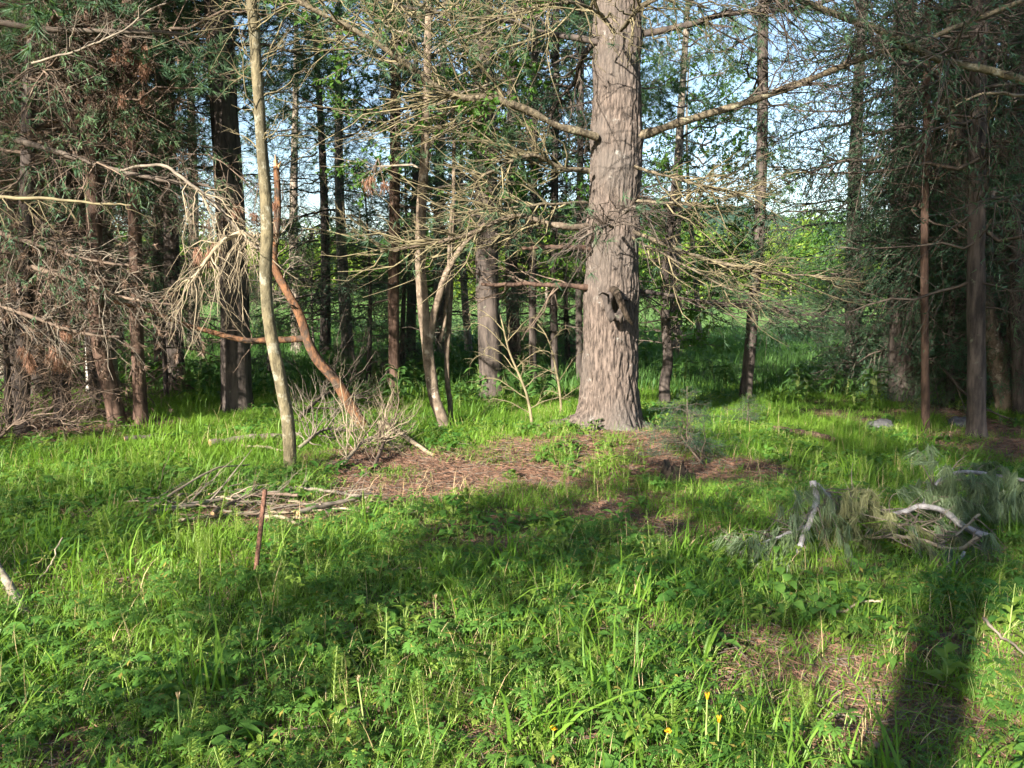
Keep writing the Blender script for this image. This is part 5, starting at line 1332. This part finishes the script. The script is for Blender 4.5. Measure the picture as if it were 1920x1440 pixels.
def brush(label, pix, n1, l1, mat, seed, bias=(0, 0, 0.25), r0=4):
    global rng
    rng = RS(seed)
    pts = [ground_at(q[0], q[1]) + np.array((0, 0, q[2])) for q in pix]
    path = spline(np.array(pts), 16); Y = path[0, 1]
    rad = np.linspace(pxm(r0, Y), pxm(r0 * 0.5, Y), 16)
    root = thing('brush_branch', path[0], label, 'dead branch', 'brush round the snag foot')
    b = MB(); b.tubes(path, rad, 7, 0); b.build('limb', [M[mat]], root, path[0])
    b, _, _ = twig_mass(path, rad, n1, l1, 4, 0.28, 2, bias, 0.35, 0.2, 0.05, 1.0, 0.008, 0.005)
    b.build('twigs', [M[mat], M[mat]], root, path[0])
brush('grey dead branch bristling with twigs left of the snag foot', [(560, 850, 0.05), (610, 838, 0.18), (660, 830, 0.12)], 26, 0.5, 'twig_grey', 161)
brush('pale dead branch with straw twigs in front of the snag foot', [(640, 880, 0.03), (690, 862, 0.2), (740, 850, 0.15)], 28, 0.45, 'twig_pale', 162)
brush('brown tangle of twigs right of the snag foot', [(700, 885, 0.03), (720, 860, 0.15), (735, 835, 0.25)], 22, 0.45, 'twig_brown', 163)
brush('dark brush heap behind the snag foot in shade', [(560, 792, 0.05), (620, 780, 0.3), (690, 776, 0.2)], 34, 0.8, 'twig_dark', 164)
brush('dark low brush in the shade of the dead spruce at left edge', [(-20, 845, 0.05), (60, 835, 0.3), (140, 828, 0.15)], 40, 0.7, 'twig_brown', 165, (0, 0, 0.05))
brush('reddish twig bundle leaning beside the dark stump shape', [(1318, 876, 0.03), (1290, 862, 0.12), (1270, 850, 0.22)], 8, 0.3, 'twig_brown', 166, (0, 0, 0.1), 2)

def stake():
    Yb = depth(474, 1104)
    p = np.array((at(474, 1104, Yb), at(483, 1040, Yb + 0.02), at(490, 980, Yb + 0.05), at(497, 918, Yb + 0.08)))
    p[0, 2] -= 0.04
    path = spline(p, 60)
    t = np.arange(60)
    rad = pxm(4.6, Yb) * (1 + 0.10 * np.sin(t * 1.9))
    b = MB(); b.tubes(path, rad, 10, 0, cap=True)
    o = b.build('metal_stake', [M['rust']], None, path[0])
    tag(o, 'rusty ribbed metal stake stuck upright in the left foreground grass', 'stake')
stake()

def lump(name, label, u, v, size, mat, seed, cat, group=None):
    c = ground_at(u, v)
    th, ph = np.meshgrid(np.linspace(0, 2 * np.pi, 19)[:-1], np.linspace(0.02, np.pi - 0.02, 11))
    D = np.stack([np.sin(ph) * np.cos(th), np.sin(ph) * np.sin(th), np.cos(ph)], -1).reshape(-1, 3)
    r = 1 + 0.35 * perlin(D * 1.4 + seed) + 0.15 * perlin(D * 3.5 + seed)
    V = D * r[:, None] * np.asarray(size)
    i = np.arange(10)[:, None] * 18; j = np.arange(18)[None]; j2 = (j + 1) % 18
    F = np.concatenate([np.stack([i + j, i + j2, i + 18 + j2], -1).reshape(-1, 3), np.stack([i + j, i + 18 + j2, i + 18 + j], -1).reshape(-1, 3)])
    o = obj(name, mesh_from(name, V + np.array((0, 0, size[2] * 0.35)), F, np.zeros(len(F), int), M[mat]), None, c)
    tag(o, label, cat, group)
lump('rock', 'flat grey rock in the shaded grass before the dark spruce', 1652, 806, (0.17, 0.14, 0.09), 'stone', 3, 'rock')
lump('rock', 'small grey rock beside the nearest right hand trunk', 1800, 800, (0.14, 0.12, 0.09), 'stone', 8, 'rock')

def stump():  # dark shape added to stand for a stump-like shadow
    c = ground_at(1262, 905)
    n = 14
    z = np.linspace(-0.08, 0.13, n)
    p = np.stack([0.015 * np.sin(z * 6), 0 * z, z], 1)
    V, F, m = trunk_arr(p, np.linspace(0.12, 0.085, n), 26, 5, 0.25, 0.5)
    V[-26:, 2] += rng.uniform(-0.05, 0.05, 26)
    b = MB(); b.add(V, F, 0)
    ring = V[-26:]; ctr = ring.mean(0) - np.array((0, 0, 0.07))
    b.add(np.vstack([ring, ctr]), [(i, (i + 1) % 26, 26) for i in range(26)], 1)
    o = b.build('shadow_stump', [M['bark_rot_shadow'], M['bark_rot_shadow']], None, (0, 0, 0)); o.location = tuple(c)
    tag(o, 'stump shape standing for a dark shadow right of the big pine', 'stump')
stump()

# ------------------------------------------------------------------ single plants that stand out
def shoot(label, u, v, h, seed, n=16, L=0.085, W=0.018, mat='herb_yellow'):
    global rng
    rng = RS(seed)
    c = ground_at(u, v)
    root = thing('leafy_shoot', c, label, 'plant', 'leafy shoots standing above the grass')
    p = spline([(0, 0, -0.03), (0.01, 0.005, h * 0.5), (rng.uniform(-0.03, 0.03), 0.0, h)], 8)
    b = MB(); b.tubes(p, np.linspace(0.0035, 0.0018, 8), 5, 0); b.build('stem', [M['stalk']], root)
    b = MB()
    for k in range(n):
        t = 0.2 + 0.8 * k / n
        q = p[min(7, int(t * 7))]
        a = k * 2.4
        blade_leaf(b, q, (math.cos(a), math.sin(a), 0.75), L * (1.1 - 0.5 * t) * rng.uniform(0.8, 1.2), W, 0, 0.45)
    b.build('leaves', [M[mat]], root)
for k, a in enumerate([('tall pale green leafy shoot in the middle of the grass', 1213, 1075, 0.36, 16, 0.10, 0.022), ('shorter leafy shoot just right of the tall one in mid grass', 1245, 1085, 0.22, 12, 0.08, 0.02),
                       ('broad leaved shoot at the right edge below the fallen bough', 1888, 1215, 0.30, 10, 0.12, 0.035), ('leafy shoot at the foot of the big pine', 1168, 905, 0.36, 22, 0.12, 0.03), ('bushy shoot left of the one at the pine foot', 1122, 900, 0.28, 20, 0.11, 0.03),
                       ('leafy shoot between the pine foot and the dark stump shape', 1205, 915, 0.34, 20, 0.12, 0.03), ('large leaved dandelion plant by the right bottom needle patch', 1770, 1300, 0.20, 9, 0.14, 0.05),
                       ('upright shoot in the foreground left of centre', 720, 1260, 0.26, 12, 0.10, 0.016), ('upright shoot with narrow leaves in the middle foreground', 915, 1335, 0.28, 14, 0.11, 0.014),
                       ('leafy sprig in the lit grass left of the rusty stake', 590, 1120, 0.18, 12, 0.08, 0.02), ('pale shoot in the grass behind the fallen bough', 1600, 900, 0.22, 12, 0.08, 0.02)]):
    shoot(a[0], a[1], a[2], a[3], 301 + k, a[4], a[5], a[6])

def dandelion(label, u, v, h, head, lean, seed):
    global rng
    rng = RS(seed)
    c = ground_at(u, v)
    root = thing('dandelion', c, label, 'flower', 'dandelions in the foreground')
    tip = np.array((lean, 0.0, h))
    b = MB(); b.tubes(spline([(0, 0, -0.02), (lean * 0.3, 0, h * 0.5), tip], 8), np.linspace(0.0034, 0.0028, 8), 6, 0); b.build('stalk', [M['stalk']], root)
    b = MB()
    if head == 'open':
        n = 60; a = rng.uniform(0, 6.28, n)
        b.needles(np.tile(tip, (n, 1)), np.column_stack([np.cos(a), np.sin(a), rng.uniform(0.2, 2.2, n)]), 0.016, 0.005, 0)
        b.build('flower_head', [M['petal']], root)
    else:
        n = 40; a = rng.uniform(0, 6.28, n)
        b.needles(np.tile(tip, (n, 1)), np.column_stack([np.cos(a) * 0.35, np.sin(a) * 0.35, np.ones(n)]), rng.uniform(0.018, 0.028, n), 0.005, 0)
        b.build('flower_head', [M['petal' if head == 'shut' else 'dry_stalk']], root)
for k, a in enumerate([('open yellow dandelion low in the bottom middle herbs', 1037, 1425, 0.11, 'open', 0.0), ('open yellow dandelion right of the other open one', 1240, 1425, 0.10, 'open', 0.02), ('tall closed dandelion on a pale stalk at the bottom right', 1322, 1438, 0.24, 'shut', 0.0),
                       ('shorter closed dandelion right of the tall one', 1345, 1439, 0.16, 'shut', 0.0), ('seeded dandelion stalk at the left bottom grass', 685, 1400, 0.24, 'seed', -0.02), ('seeded dandelion stalk far left in the bottom herbs', 340, 1425, 0.22, 'seed', 0.0),
                       ('dandelion stalk with brown head in the lit middle grass', 818, 1185, 0.16, 'seed', 0.0)]):
    dandelion(*a, 330 + k)

def seedling(label, u, v, h, seed):
    r = RS(seed)
    c = ground_at(u, v)
    root = thing('spruce_seedling', c, label, 'seedling')
    p = np.array(((0, 0, -0.05), (0.01, 0, h * 0.5), (0, 0, h)))
    b = MB(); b.tubes(p, np.array((0.008, 0.006, 0.003)), 7, 0); b.build('stem', [M['twig_dark']], root)
    cr = crown([('spruce', 0, 1)], 0.08 * h, h, 0.95 * h, 30, seed, 'cone', -0.1, 0.3)
    obj('crown', mesh_from('crown', *cr, [M['twig_dark'], M['needle_spruce']]), root)
seedling('small dark spruce seedling right of the big pine foot', 1285, 850, 0.62, 401)
seedling('little spruce seedling in the grass before the slender spruce', 1400, 800, 0.4, 402)
